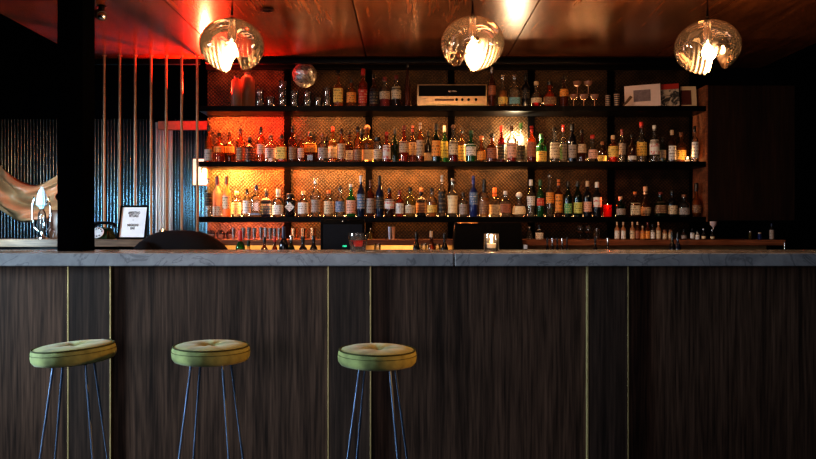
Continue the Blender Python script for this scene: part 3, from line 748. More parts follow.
place_row(rowC, ZC, 'lowest', 'bottles on the lowest shelf')

# ------------------------------------------------------------------ things on the top shelf
def vessel(name, px, Y, z0, prof, m, label, cat, group=None, sq=0, part=None, n=24):
    b = BM(); lathe(b, prof, n, sq, cap0=False, cap1=False)
    o = obj(name, b, m, None, True, loc=(wx(px, Y), Y, z0))
    tag(o, label, cat, group); return o
def tumbler_prof(r, h, t=0.0025):
    return [(0.0, 0.0), (r*0.85, 0.0), (r*0.9, 0.004), (r, h), (r-t, h), (r*0.86-t, 0.010), (0.0, 0.010)]
Yg = 5.93
stacks = [(259.6, 2, .074), (270.5, 1, .085), (282.6, 3, .070), (294.5, 2, .066), (307.5, 2, .064), (318.5, 1, .078), (327.6, 2, .078)]
for px, n, h in stacks:
    for k in range(n):
        where = 'lone on the shelf' if n == 1 else ('lowest of stack' if k == 0 else ('top of stack' if k == n-1 else 'middle of stack'))
        side = {259.6: 'nearest the frosted jugs', 270.5: 'between two glass stacks', 282.6: 'three high before the upright', 294.5: 'just past the upright',
                307.5: 'under the mirror ball', 318.5: 'past the mirror ball', 327.6: 'beside the yellow-labelled bottle'}[px]
        vessel('tumbler_glass', px, Yg, ZA+k*(h+0.001)+0.0005, tumbler_prof(0.034, h), M['clearthin'], 'clear tumbler, %s, %s, top shelf' % (where, side), 'glass', 'clear tumblers on the top shelf')
# mirror ball
Yd = 5.96
t = thing('mirror_ball', 'small mirror ball hanging above the stacked tumblers on the top shelf', 'mirror ball', (wx(304.6, Yd), Yd, wz(75, Yd)))
b = BM(); sphere(b, (0, 0, 0), 0.099, 30, 20)
for v in b.verts: v.co *= random.uniform(0.965, 1.03)
obj('mirrored_sphere', b, M['mirror'], t)
b = BM(); tube(b, [(0, 0, 0.097), (0, 0, CEIL-t.location.z-0.004)], 0.0025, 6); obj('hanging_wire', b, M['steel'], t)
# radio receiver
Y0 = 5.87
x0, x1 = wx(417.3, Y0), wx(487.2, Y0); h = wz(84, Y0)-ZA
t = thing('radio_receiver', 'vintage champagne-coloured radio receiver with dark upper panel on the top shelf', 'radio', ((x0+x1)/2, Y0, ZA))
W = (x1-x0)/2
b = BM(); box(b, -W, W, 0.012, 0.22, 0.006, h, 0.004); obj('case', b, plain('champagne_case', (0.55, 0.38, 0.22), 0.35, 0.6), t, True)
b = BM(); box(b, -W+0.012, W-0.010, 0.004, 0.0115, h*0.47, h-0.010, 0.001); obj('dark_panel', b, M['black'], t)
b = BM(); box(b, -W+0.006, W-0.006, 0.002, 0.0115, 0.008, h*0.46, 0.001)
fp = obj('control_panel', b, plain('champagne_faceplate', (0.80, 0.55, 0.32), 0.3, 0.7), t)
b = BM(); box(b, -0.032, 0.035, 0.001, 0.0038, h*0.66, h*0.71); obj('badge', b, M['steel'], t)
for kx in (456.6, 462.3, 468.6, 476.0):
    b = BM(); lathe(b, [(0.011, 0), (0.011, 0.012), (0.008, 0.014)], 16)
    obj('knob', b, M['black'], t, True, loc=(wx(kx, Y0)-(x0+x1)/2, 0.0015, h*0.30), rot=(PI/2, 0, 0))
b = BM(); box(b, -W*0.5, W*0.05, 0.0008, 0.0018, h*0.26, h*0.33); obj('tuning_scale', b, M['brownink'], t)
b = BM(); box(b, -W*0.75, W*0.9, 0.0006, 0.0018, h*0.06, h*0.12); obj('trim_bar', b, M['brass'], t)
for s in (-1, 1):
    b = BM(); box(b, s*W*0.85-0.012, s*W*0.85+0.012, 0.02, 0.20, 0.0, 0.0055); obj('foot', b, M['black'], t)
# coupe glasses
def coupe(px, z0, label, h=0.105):
    r = 0.036
    t = thing('coupe_glass', label, 'glass', (wx(px, Yg), Yg, z0), group='coupe glasses on the top shelf')
    b = BM(); lathe(b, [(0.0, h*0.62), (r*0.35, h*0.63), (r*0.75, h*0.72), (r, h*0.90), (r, h), (r-0.002, h), (r-0.003, h*0.9), (r*0.7, h*0.74), (0.0, h*0.65)], 24, cap0=False, cap1=False)
    obj('bowl', b, M['coupe'], t, True)
    b = BM(); lathe(b, [(0.0042, 0.004), (0.003, 0.01), (0.003, h*0.58), (0.006, h*0.618)], 12); obj('glass_stem', b, M['coupe'], t, True)
    b = BM(); lathe(b, [(0.028, 0.0), (0.028, 0.0015), (0.006, 0.004)], 20); obj('foot', b, M['coupe'], t, True)
M['coupe'] = glass('rosy_glass', (0.95, 0.6, 0.45), 0.5, 3.0)
coupe(573.6, ZA, 'pinkish coupe glass at the base of the pyramid, nearest the dark bottle')
coupe(583.8, ZA, 'pinkish coupe glass in the middle of the pyramid base on the top shelf')
coupe(594.5, ZA, 'pinkish coupe glass at the base of the pyramid, nearest the striped tumblers')
coupe(577.3, ZA+0.107, 'pinkish coupe glass raised on others, upper tier beside the dark bottle')
coupe(588.2, ZA+0.107, 'pinkish coupe glass raised on others, upper tier toward the striped tumblers')
# striped tumblers
def stripe_mat():
    m, nt, out = new_mat('striped_tumbler_glaze'); p = N(nt, 'ShaderNodeBsdfPrincipled', Roughness=0.3)
    tc = N(nt, 'ShaderNodeTexCoord'); sp = N(nt, 'ShaderNodeSeparateXYZ'); nt.links.new(tc.outputs['Generated'], sp.inputs[0])
    k = N(nt, 'ShaderNodeMath', operation='MULTIPLY'); k.inputs[1].default_value = 42; nt.links.new(sp.outputs[2], k.inputs[0])
    s = N(nt, 'ShaderNodeMath', operation='SINE'); nt.links.new(k.outputs[0], s.inputs[0])
    nt.links.new(ramp(nt, s.outputs[0], [(0.3, (0.03, 0.025, 0.03)), (0.6, (0.45, 0.30, 0.22))]), p.inputs['Base Color'])
    nt.links.new(p.outputs[0], out.inputs[0]); return m
M['stripe'] = stripe_mat()
vessel('striped_tumbler', 607.9, Yg, ZA, [(0, 0), (.018, 0), (.021, .1), (.019, .1), (.016, .006), (0, .006)], M['stripe'], 'narrow striped tumbler standing beside the coupe glasses', 'cup')
vessel('striped_tumbler', 616.6, Yg, ZA, [(0, 0), (.020, 0), (.023, .112), (.021, .112), (.018, .006), (0, .006)], M['stripe'], 'slightly taller striped tumbler standing beside the white framed picture', 'cup')
# frames on the top shelf
def leaning(name, px0, px1, pytop, Y, z0, label, cat, yaw, thick=0.018):
    w = (px1-px0)*Y/F; h = wz(pytop, Y)-z0
    t = thing(name, label, cat, (wx((px0+px1)/2, Y), Y, z0), (math.radians(-9), 0, yaw))
    return t, w, h
t, w, h = leaning('picture_frame', 625, 660.5, 83.5, 5.95, ZA+0.006, 'wide white-matted framed grey picture leaning on the top shelf', 'picture', R_(-17))
t.rotation_euler.y = R_(-1.5)
b = BM(); box(b, -w/2, w/2, 0, 0.014, 0, h, 0.002); obj('frame', b, M['black'], t)
b = BM(); box(b, -w/2+0.004, w/2-0.004, -0.002, -0.0003, 0.004, h-0.004); obj('mat_board', b, plain('pinkish_white_mat', (0.78, 0.62, 0.58), 0.7, var=0.04), t)
b = BM(); box(b, -w*0.24, w*0.22, -0.0035, -0.0022, h*0.26, h*0.76); obj('print', b, plain('grey_violet_print', (0.22, 0.17, 0.19), 0.7, scale=60, var=0.2), t)
t, w, h = leaning('magazine_cover', 661.5, 679.5, 82.5, 5.95, ZA+0.004, 'small standing cover with red top band and black and white photograph', 'picture', R_(-13))
t.rotation_euler.y = R_(-1.2)
b = BM(); box(b, -w/2, w/2, 0, 0.012, 0, h, 0.001); obj('backing', b, M['black'], t)
m_, nt, out = new_mat('monochrome_cover_photo'); p = N(nt, 'ShaderNodeBsdfPrincipled', Roughness=0.5); tc = N(nt, 'ShaderNodeTexCoord')
nz = N(nt, 'ShaderNodeTexNoise', Scale=3.2, Detail=3.0, Distortion=1.5); nt.links.new(tc.outputs['Generated'], nz.inputs['Vector'])
nt.links.new(ramp(nt, nz.outputs[0], [(0.42, (0.03, 0.03, 0.03)), (0.55, (0.55, 0.47, 0.38))]), p.inputs['Base Color']); nt.links.new(p.outputs[0], out.inputs[0])
b = BM(); box(b, -w/2+0.003, w/2-0.003, -0.002, -0.0003, 0.004, h*0.76); obj('photo', b, m_, t)
b = BM(); box(b, -w/2+0.003, w/2-0.003, -0.002, -0.0003, h*0.765, h-0.003); obj('red_band', b, plain('red_band', (0.45, 0.03, 0.02), 0.5), t)
t, w, h = leaning('picture_frame', 681, 697.3, 85, 5.97, ZA+0.004, 'narrow cream-matted framed dark red picture at the end of the top shelf', 'picture', R_(-4))
b = BM(); box(b, -w/2, w/2, 0, 0.014, 0, h, 0.002); obj('frame', b, M['black'], t)
b = BM(); box(b, -w/2+0.004, w/2-0.004, -0.002, -0.0003, 0.004, h-0.004); obj('mat_board', b, plain('cream_mat', (0.75, 0.58, 0.38), 0.7, var=0.04), t)
b = BM(); box(b, -w/2+0.004, w*0.16, -0.0035, -0.0022, h*0.14, h*0.80); obj('print', b, plain('dark_red_print', (0.10, 0.02, 0.015), 0.6, scale=60), t)
b = BM(); tube(b, [(-0.035, 0, 0.006), (-0.01, 0.0, 0.03), (0.03, 0.002, 0.078)], [0.006, 0.010, 0.012], 10)
tag(obj('wooden_peg', b, M['tanwood'], None, True, loc=(wx(627.5, 5.87), 5.872, ZA+0.001)), 'short brown wooden peg leaning against the wide white frame', 'peg')

# candles and glow points on the shelves
def tealight(px, Y, z0, label, r=0.017, h=0.03, group='tealights on the shelves', red=False, power=0.6):
    t = thing('tealight_candle', label, 'candle', (wx(px, Y), Y, z0), group=group)
    b = BM(); lathe(b, tumbler_prof(r*1.25, h*1.4, 0.002), 20, cap0=False, cap1=False); obj('glass_cup', b, M['clearthin'] if not red else LQ['red'], t, True)
    b = BM(); lathe(b, [(r, 0.0095), (r, h*0.8)], 18); obj('wax', b, M['redwax'] if red else M['wax'], t, True)
    b = BM(); lathe(b, [(0.0, h*0.82), (0.004, h*0.95), (0.005, h*1.1), (0.0, h*1.6)], 10, cap0=False, cap1=False); obj('flame', b, M['candle_flame'], t, True)
    L = bpy.data.lights.new('candle_light', 'POINT'); L.energy = power; L.color = (1, 0.45, 0.15) if not red else (1, 0.12, 0.03); L.shadow_soft_size = 0.012
    lo = bpy.data.objects.new('candle_light', L); col.objects.link(lo); lo.location = (wx(px, Y), Y, z0+h*1.9)
tealight(687.6, 5.9, ZB, 'tealight glowing between two bottles near the wooden end of the middle shelf', power=0.5)
tealight(607.5, 5.92, ZC, 'red glowing candle glass on the lowest shelf between dark wine bottles', r=0.03, h=0.07, red=True, power=0.9)

# ------------------------------------------------------------------ things below the lowest shelf
# hanging wine glasses
def stemglass(px, Y, zbase, h, r, label, group, down=False, m=None):
    t = thing('wine_glass', label, 'glass', (wx(px, Y), Y, zbase), (PI if down else 0, 0, 0), group)
    m = m or M['clearthin']
    b = BM(); lathe(b, [(0.0, h*0.45), (r*0.55, h*0.48), (r*0.92, h*0.58), (r, h*0.70), (r*0.9, h*0.88), (r*0.78, h), (r*0.74, h), (r*0.86, h*0.88), (r*0.95, h*0.70), (0.0, h*0.48)], 24, cap0=False, cap1=False)
    obj('bowl', b, m, t, True)
    b = BM(); lathe(b, [(0.004, 0.004), (0.003, 0.02), (0.003, h*0.43), (0.006, h*0.445)], 10); obj('glass_stem', b, m, t, True)
    b = BM(); lathe(b, [(r*0.8, 0.0), (r*0.8, 0.0015), (0.006, 0.004)], 20); obj('foot', b, m, t, True)
    return t
for px, lab in ((211.0, 'upturned wine glass hanging under the lowest shelf, closest to the ribbed wall'), (220.8, 'upturned wine glass hanging under the lowest shelf, middle of three'),
                (230.3, 'upturned wine glass hanging under the lowest shelf, beside the silver tumblers')):
    stemglass(px, 5.9, ZC-0.0425, 0.14, 0.036, lab, 'wine glasses hanging under the lowest shelf', True)
# slim steel tumblers on the ledge
Yj = 5.62
for i, px in enumerate((233.8, 243.5, 249.0, 254.4, 261.0, 265.6, 270.2, 274.6, 279.2)):
    b = BM(); hh = wz(227.8+random.uniform(-.4, .6), Yj)-ZD
    lathe(b, [(0, 0), (.0115, 0), (.0165, hh), (.0145, hh), (.0095, .006), (0, .006)], 18, cap0=False, cap1=False)
    o = obj('steel_tumbler', b, M['steel'], None, True, loc=(wx(px, Yj), Yj, ZD+0.0005))
    tag(o, 'slim silver tumbler on the ledge, %s counting from the hanging wine glasses' % ORD[i], 'cup', 'slim silver tumblers on the ledge')
for px, lab in ((294.2, 'copper cup on the ledge nearest the tall black bottle'), (303.6, 'copper cup on the ledge, middle of three'), (313.0, 'copper cup on the ledge nearest the dark monitor')):
    b = BM(); lathe(b, [(0, 0), (.022, 0), (.026, .088), (.024, .088), (.020, .006), (0, .006)], 22, cap0=False, cap1=False)
    tag(obj('copper_cup', b, M['copper'], None, True, loc=(wx(px, Yj), Yj, ZD+0.0005)), lab, 'cup', 'copper cups on the ledge')
# speed rail bottles standing on the worktop in front
ZW = 0.955
def rail(px, top, w, shape, gl, lab, lo, hi, cap, label, Y=5.32, z0=ZW+0.001, **k):
    H = wz(top, Y)-z0; return bottle(wx(px, Y), Y, z0, H, w/2*Y/F, shape, gl, lab, lo, hi, cap, label, 'bottles on the worktop behind the bar', **k)
rail(240.3, 230.5, 9.5, 'wine', 'green', None, 0, 0, 'R', 'green wine bottle with red foil top on the worktop below silver tumblers', capf=.28)
rail(248.6, 240.5, 8.5, 'tall', 'green', 'orange', .7, .8, 'K', 'short green bottle with orange neck band standing beside the red-topped green bottle')
rail(264.4, 237, 8, 'wine', 'brown', None, 0, 0, 'K', 'brown long-necked bottle on the worktop between green and red-topped bottles')
rail(274.6, 236.5, 6.5, 'wine', 'brown', None, 0, 0, 'R', 'thin brown bottle with red top on the worktop below silver tumblers')
rail(283.8, 226.5, 9.5, 'wine', 'black', None, 0, 0, 'N', 'tall black wine bottle rising above the ledge before the shelf upright', capf=.3)
rail(291.2, 235, 8, 'wine', 'dkgreen', None, 0, 0, 'S', 'dark bottle with silver top on the worktop beside the tall black bottle')
rail(303.0, 236.5, 9.5, 'wine', 'black', None, 0, 0, 'K', 'black bottle on the worktop before the middle copper cup')
rail(313.6, 235.5, 8.5, 'wine', 'black', None, 0, 0, 'K', 'black bottle on the worktop beside the dark monitor')
rail(416.5, 232, 7.5, 'wine', 'black', None, 0, 0, 'K', 'dark slim bottle on the worktop past the blue-silver shaker')
rail(431.3, 231, 8, 'wine', 'brown', None, 0, 0, 'C', 'dark bottle with cream top on the worktop near the black till')
rail(444.5, 233, 7.5, 'wine', 'black', None, 0, 0, 'K', 'black bottle on the worktop closest to the black till')
for i, px in enumerate((547.3, 552.4, 557.3, 562.2, 567.0)):
    rail(px, 237.5+0.4*(i % 2), 4.3, 'wine', 'black', None, 0, 0, 'S' if i % 2 else 'K', 'small dark bottle in a close row on the worktop, %s from the till' % ORD[i])
rail(595.3, 236.5, 5, 'wine', 'black', None, 0, 0, 'K', 'small black bottle on the worktop below the stemmed glasses')
rail(607.8, 237.5, 5, 'wine', 'black', None, 0, 0, 'S', 'small black bottle with silver top below the pair of brown-and-white bottles')
rail(672.2, 231.5, 7, 'wine', 'black', 'white', .1, .5, 'K', 'black wine bottle on the worktop below short amber jars')
rail(677.8, 232.5, 6.5, 'wine', 'navy', 'white', .1, .5, 'K', 'navy wine bottle standing just beside the black wine bottle', Y=5.42)
# ledge bottles in the unlit part
def ledge(px, top, w, shape, gl, lab, lo, hi, cap, label, Y=5.62, **k):
    H = wz(top, Y)-ZD; return bottle(wx(px, Y), Y, ZD+0.0005, H, w/2*Y/F, shape, gl, lab, lo, hi, cap, label, 'bottles on the wooden ledge', **k)
ledge(370.5, 228, 3.6, 'tall', 'olive', None, 0, 0, 'S', 'thin olive bottle on the ledge beside the dark monitor')
ledge(529.5, 226.5, 6, 'spirit', 'clear', None, 0, 0, 'S', 'small clear bottle on the ledge past the black till')
ledge(539.2, 224.8, 8, 'spirit', 'black', 'white', .02, .68, 'K', 'dark bottle with big white label on the ledge past the till')
nm = ['nearest the stemmed glasses', 'second, beside the first', 'after a gap', 'fourth of the row', 'beside a red-capped one', 'with a dark red cap', 'with white body label', 'last tall one of the row']
for i, (px, top, gl, lab, cap, sh) in enumerate(((617.0, 222, 'orange', 'white', 'C', 'tall'), (623.3, 222, 'orange', 'white', 'C', 'tall'), (632.4, 222, 'orange', 'cream', 'C', 'tall'), (637.4, 222, 'amber', 'redbrown', 'C', 'tall'),
        (642.6, 226, 'orange', 'orange', 'C', 'squat'), (647.5, 222.5, 'redamber', 'orange', 'D', 'tall'), (652.6, 224, 'clear', 'white', 'K', 'squat'), (658.4, 222, 'orange', 'cream', 'C', 'tall'))):
    ledge(px, top, 4.9, sh, gl, lab, .05, .50 if sh == 'tall' else .6, cap, 'small brown-and-cream mixer bottle on the ledge, '+nm[i])
for px, lab in ((664.8, 'short amber jar on the ledge nearest the mixer bottles'), (670.6, 'short amber jar on the ledge nearest the small dark bottles')):
    ledge(px, 229.8, 4.8, 'jar', 'orange', 'cream', .1, .6, 'B', lab)
ledge(683.8, 229.5, 5.6, 'spirit', 'clear', 'grey', .1, .4, 'K', 'small dim bottle on the ledge between amber jars and white labels')
ledge(692.2, 228.5, 4.6, 'tall', 'black', 'white', .1, .62, 'K', 'small dark bottle with tall white label on the ledge')
ledge(697.2, 230.8, 4.6, 'tall', 'black', 'white', .02, .8, 'K', 'shorter dark bottle almost covered by a white label on the ledge')
ledge(703.5, 228.5, 4.8, 'round', 'clear', 'glow', .08, .3, 'S', 'small bulbous clear bottle on the ledge before the wall cabinet')
ledge(712.2, 229.5, 4.8, 'round', 'clear', 'glow', .08, .3, 'S', 'small bulbous clear bottle directly below the pale funnel')
ledge(750.3, 231, 3.4, 'jar', 'olive', None, 0, 0, 'S', 'tiny olive bottle alone on the ledge under the wall cabinet')
ledge(759.7, 232.5, 4.0, 'jar', 'blue', None, 0, 0, 'C', 'tiny blue bottle on the ledge under the wall cabinet')
ledge(771.6, 223.5, 5, 'tall', 'clear', 'grey', .02, .6, 'N', 'taller dim bottle with navy cap near the ledge end')
# pale funnel on a stem
b = BM(); lathe(b, [(.004, 0.0), (.004, .012), (.024, .034), (.028, .060), (.026, .060), (.022, .036), (0, .016)], 20, cap1=False)
o = obj('funnel', b, plain('pale_pink_plastic', (0.55, 0.42, 0.40), 0.5), None, True, loc=(wx(713.4, 5.62), 5.62, wz(229.5, 5.62)+0.002))
tag(o, 'pale pinkish funnel set in the top of a small clear bottle', 'funnel')
# stemmed glasses on the ledge
for i, px in enumerate((580.2, 588.2)):
    stemglass(px, 5.60, ZD+0.001, 0.105, 0.026, 'stemmed glass on the ledge, ' + ('nearer the till' if i == 0 else 'nearer the straight tumbler'), 'stemmed glasses on the ledge')
vessel('tumbler_glass', 596.5, 5.62, ZD+0.0005, tumbler_prof(0.026, 0.085), M['clearthin'], 'straight clear tumbler on the ledge beside two stemmed glasses', 'glass')
# steel shaker tins
Yk = 5.6
t = thing('shaker_tin', 'blue-silver shaker tin standing on the ledge past the dark monitor', 'shaker', (wx(389.8, Yk), Yk, ZD+0.0005))
hh = wz(226.8, Yk)-ZD
b = BM(); lathe(b, [(0, 0), (.009, 0), (.013, hh*.92), (.014, hh), (.012, hh), (.008, .005), (0, .005)], 18, cap0=False, cap1=False); obj('cup', b, plain('blue_silver', (0.45, 0.58, 0.8), 0.3, 0.4), t, True)
t = thing('shaker_tin', 'coppery shaker tin touching the blue-silver one on the ledge', 'shaker', (wx(393.6, Yk), Yk+0.001, ZD+0.0005))
b = BM(); lathe(b, [(0, 0), (.009, 0), (.012, hh*.92), (.013, hh), (.011, hh), (.008, .005), (0, .005)], 18, cap0=False, cap1=False); obj('cup', b, plain('satin_copper', (0.7, 0.38, 0.2), 0.35, 0.4), t, True)
t.location.y += 0.03
# low glasses on the worktop that catch the light
for px, lab in ((377.5, 'small low glass on the lit worktop nearest the dark monitor'), (423.5, 'small low glass on the lit worktop between dark bottles'), (437.5, 'small white-rimmed low glass on the lit worktop near the till')):
    vessel('worktop_glass', px, 5.42, ZW+0.001, tumbler_prof(0.026, wz(243.5, 5.42)-ZW), M['clearthin'], lab, 'glass', 'low glasses on the worktop')

# dark monitor
Ym = 5.28
x0, x1 = wx(320.5, Ym), wx(364.5, Ym); z1 = wz(219.5, Ym); z0 = ZW+0.001
t = thing('monitor', 'dark flat monitor with small green light standing behind the bar', 'monitor', ((x0+x1)/2, Ym, z0))
W = (x1-x0)/2; H = z1-z0
b = BM(); box(b, -W, W, 0, 0.04, 0.05, H, 0.004); obj('housing', b, M['black'], t, True)
b = BM(); box(b, -W+0.02, W-0.015, -0.002, -0.0002, 0.135, H-0.035); obj('screen', b, M['screen'], t)
b = BM(); box(b, 0.0, 0.030, -0.002, -0.0002, wz(247, Ym)-z0, wz(245.2, Ym)-z0); obj('indicator_light', b, M['green_led'], t)
b = BM(); sphere(b, (0, -0.001, H-0.012), 0.0028, 8, 6); obj('webcam_dot', b, M['white_led'], t)
b = BM(); box(b, -0.03, 0.03, 0.008, 0.032, 0.008, 0.049); obj('neck', b, M['black'], t)
b = BM(); box(b, -0.10, 0.10, -0.04, 0.09, 0, 0.0075, 0.002); obj('base', b, M['black'], t)
# black till
Yt = 5.25
t = thing('till', 'bulky black till with sloping screen hood standing behind the candle', 'till', (wx(488, Yt), Yt, ZW+0.001))
z0 = ZW+0.001; H = wz(222.5, Yt)-z0; Wt = wz(0, 1)*0+ (524-452)/2*Yt/F
b = BM()
lo = [(-Wt, 0), (Wt, 0), (Wt, 0.2), (-Wt, 0.2)]; hi = [(-Wt+0.025, 0.05), (Wt-0.01, 0.05), (Wt-0.01, 0.18), (-Wt+0.025, 0.18)]
A = [b.verts.new((x, y, 0)) for x, y in lo]; B = [b.verts.new((x, y, H)) for x, y in hi]
b.faces.new(A); b.faces.new(B)
for k in range(4): b.faces.new((A[k], A[(k+1) % 4], B[(k+1) % 4], B[k]))
bmesh.ops.bevel(b, geom=b.edges[:], offset=0.006, segments=2, affect='EDGES')
obj('housing', b, M['black'], t, True)
b = BM(); tube(b, [(-Wt+0.040, 0.035, H-0.004), (-Wt+0.19, 0.035, H-0.004)], 0.006, 10); obj('hood_light_strip', b, M['copper'], t, True)  # copper tube standing in for the strip of light along the hood
b = BM(); tube(b, [(-Wt+0.024, 0.032, H-0.02), (-Wt+0.016, 0.022, H-0.055)], 0.005, 10); obj('side_highlight', b, M['chrome'], t, True)  # chrome piece shaped as the highlight on the black side
b = BM(); box(b, -0.03, 0.03, 0.0, 0.004, H*0.45, H*0.46); obj('seam_strip', b, M['steel'], t, rot=(0, 0, 0), loc=(0, 0.012, 0))
# slim post and white capped tool
b = BM(); tube(b, [(0, 0, 0), (0, 0, 0.20)], 0.005, 10); sphere(b, (0, 0, 0.202), 0.008, 10, 6)
tag(obj('tap_post', b, M['chrome'], None, True, loc=(wx(784.6, 5.3), 5.3, ZW+0.001)), 'small chrome post rising at the far end of the ledge', 'post')
t = thing('soda_gun', 'small black soda gun with pale blue face behind the bar', 'soda gun', (wx(523.8, 5.3), 5.24, ZW+0.001))
b = BM(); box(b, -0.016, 0.016, -0.014, 0.014, 0.105, 0.19, 0.005); obj('grip', b, M['black'], t, True)
b = BM(); box(b, -0.013, 0.013, -0.017, -0.0145, 0.155, 0.185, 0.001); obj('button_face', b, plain('pale_blue_plastic', (0.5, 0.6, 0.75), 0.4), t)
b = BM(); tube(b, [(0, 0, 0.104), (0, 0, 0.0)], [0.008, 0.014], 8); obj('hose', b, M['black'], t, True)

# ------------------------------------------------------------------ on the bar
Yb = 4.13; sb = Yb/F
t = thing('rocks_glass', 'cut rocks glass holding a red drink on the stone bar top', 'glass', (wx(358.2, Yb), Yb, BT+0.0005))
R = 9.6*sb; H = 18.4*sb
b = BM(); n = 40
def fl(r, z, amp):
    return [b.verts.new((math.cos(2*PI*k/n)*(r+(amp if k % 4 < 2 else -amp)), math.sin(2*PI*k/n)*(r+(amp if k % 4 < 2 else -amp)), z)) for k in range(n)]
rings = [fl(R*.74, 0, 0), fl(R*.77, .004, .0008), fl(R*.78, H*.28, .0014), fl(R*.88, H*.38, .0014), fl(R*.97, H*.80, .001), fl(R, H*.98, 0), fl(R*.99, H, 0), fl(R*.94, H*.98, 0), fl(R*.84, H*.42, 0), fl(R*.72, H*.26, 0)]
for A, B in zip(rings, rings[1:]):
    for k in range(n): b.faces.new((A[k], A[(k+1) % n], B[(k+1) % n], B[k]))
b.faces.new(rings[0]); b.faces.new(rings[-1])
obj('glass_cup', b, glass('cut_glass', (0.93, 0.93, 0.93), 0.03, 2.0, 0.03), t, True)
b = BM(); lathe(b, [(R*.68, H*.27), (R*.80, H*.42), (R*.88, H*.60)], 28); obj('red_drink', b, glass('red_drink', (0.95, 0.06, 0.03), 0.65, 0.6), t, True)
b = BM(); box(b, -0.014, 0.014, -0.014, 0.014, -0.014, 0.014, 0.004); obj('ice_cube', b, M['clear'], t, True, loc=(0.004, -0.006, H*.60), rot=(0.4, 0.3, 0.5))
Yv = 4.2; sv = Yv/F
t = thing('votive_candle', 'lit votive candle in a straight clear glass on the bar top', 'candle', (wx(491.4, Yv), Yv, BT+0.0005))
R = 7.6*sv; H = 17.3*sv
b = BM(); lathe(b, [(0, 0), (R*.98, 0), (R, .003), (R, H), (R*.92, H), (R*.92, H*.22), (R*.88, H*.17), (0, H*.17)], 32, cap0=False, cap1=False)
obj('glass_cup', b, glass('votive_glass', (0.9, 0.92, 0.95), 0.04, 2.6), t, True)
b = BM(); lathe(b, [(R*.6, H*.18), (R*.62, H*.42), (R*.5, H*.44), (0, H*.43)], 24, cap1=False); obj('wax', b, M['wax'], t, True)
b = BM(); lathe(b, [(0, H*.44), (R*.16, H*.50), (R*.2, H*.58), (R*.1, H*.70), (0, H*.80)], 14, cap0=False, cap1=False); obj('flame', b, M['candle_flame'], t, True)
L = bpy.data.lights.new('candle_light', 'POINT'); L.energy = 0.9; L.color = (1, 0.5, 0.2); L.shadow_soft_size = 0.01
lo_ = bpy.data.objects.new('candle_light', L); col.objects.link(lo_); lo_.location = (wx(491.4, Yv), Yv, BT+H*0.86)

# ------------------------------------------------------------------ side ledge things
# rotary phone
Yp = 5.42
t = thing('rotary_phone', 'dark green rotary telephone on the ledge beside the black column', 'telephone', (wx(102, Yp), Yp, ZL+0.0005))
b = BM(); A = [b.verts.new(p) for p in ((-.075, -.07, 0), (.075, -.07, 0), (.075, .09, 0), (-.075, .09, 0))]
Bq = [b.verts.new(p) for p in ((-.055, -.015, .078), (.055, -.015, .078), (.050, .06, .090), (-.050, .06, .090))]
b.faces.new(A); b.faces.new(Bq)
for k in range(4): b.faces.new((A[k], A[(k+1) % 4], Bq[(k+1) % 4], Bq[k]))
bmesh.ops.bevel(b, geom=b.edges[:], offset=0.01, segments=3, affect='EDGES')
obj('body', b, M['phone_green'], t, True)
dial = obj('dial', lathe(BM(), [(.046, 0), (.046, .006), (.040, .008), (.026, .0085), (.022, .004)], 32), plain('pale_dial', (0.6, 0.63, 0.66), 0.3), t, True, loc=(-.012, -.048, .045), rot=(R_(58), 0, 0))
for k in range(10):
    a = R_(20+k*32); b = BM(); lathe(b, [(.006, 0), (.006, .0015)], 10); obj('finger_hole', b, M['ink'], dial, loc=(.033*math.cos(a), .033*math.sin(a), .0078))
b = BM(); tube(b, [(-.085, .03, .088), (-.07, .03, .112), (-.03, .03, .12), (.03, .03, .12), (.07, .03, .112), (.085, .03, .088)], [.02, .016, .011, .011, .016, .02], 12)
obj('handset', b, M['black_gloss'], t, True)
# framed sign, leaning back
Ys = 5.33
x0, x1 = wx(117.0, Ys), wx(145.0, Ys); h = 0.262
t = thing('framed_sign', 'black-framed white printed sign leaning on the side ledge', 'sign', ((x0+x1)/2, Ys, ZL+0.004), (R_(-20), 0, R_(4)))
W = (x1-x0)/2
for name_, bb in (('frame_side', (-W, -W+.012, 0, .018, 0, h)), ('frame_side', (W-.012, W, 0, .018, 0, h)), ('frame_rail', (-W+.012, W-.012, 0, .018, 0, .012)), ('frame_rail', (-W+.012, W-.012, 0, .018, h-.012, h))):
    obj(name_, box(BM(), *bb, 0.001), M['black'], t)
obj('paper', box(BM(), -W+.0125, W-.0125, .008, .014, .0125, h-.0125), M['white_paper'], t)
for s, z, sz in (('APERITIVO', .78, .025), ('RITUALS', .69, .025), ('~', .57, .022), ('NEGRONI', .41, .025), ('BAR', .32, .025)):
    text('printed_text', s, sz*1.15, M['ink'], t, (0, .0072, h*z)).scale = (0.62, 1, 1)
# amber votive
tealight(162.6, 5.42, ZL+0.0005, 'small amber candle glass on the side ledge behind the crouching person', r=0.02, h=0.05, group=None, power=0.5)
# lit notice at the shelf end
Yn = 6.02
x0, x1 = wx(193, Yn), wx(206.3, Yn); z0, z1 = wz(184.8, Yn), wz(159, Yn)
t = thing('light_box_sign', 'small glowing white light box sign with a dark hook symbol beside the shelves', 'sign', ((x0+x1)/2, Yn, z0))
W = (x1-x0)/2; H = z1-z0
b = BM(); box(b, -W-0.004, W+0.004, 0.003, 0.05, -0.004, H+0.004); obj('case', b, plain('red_case', (0.3, 0.03, 0.02), 0.5), t)
b = BM(); box(b, -W, W, 0, 0.0028, 0, H); obj('lit_face', b, plain('lit_white_face', (0.85, 0.8, 0.7), 0.5, emit=(1, 0.80, 0.55), es=0.75), t)
text('symbol', '?', 0.085, M['brownink'], t, (0.018, -0.001, H*0.60))
b = BM(); box(b, W-0.02, W+0.02, 0.052, 0.0525, H*.45, H*.55); obj('bracket', b, M['black'], t)
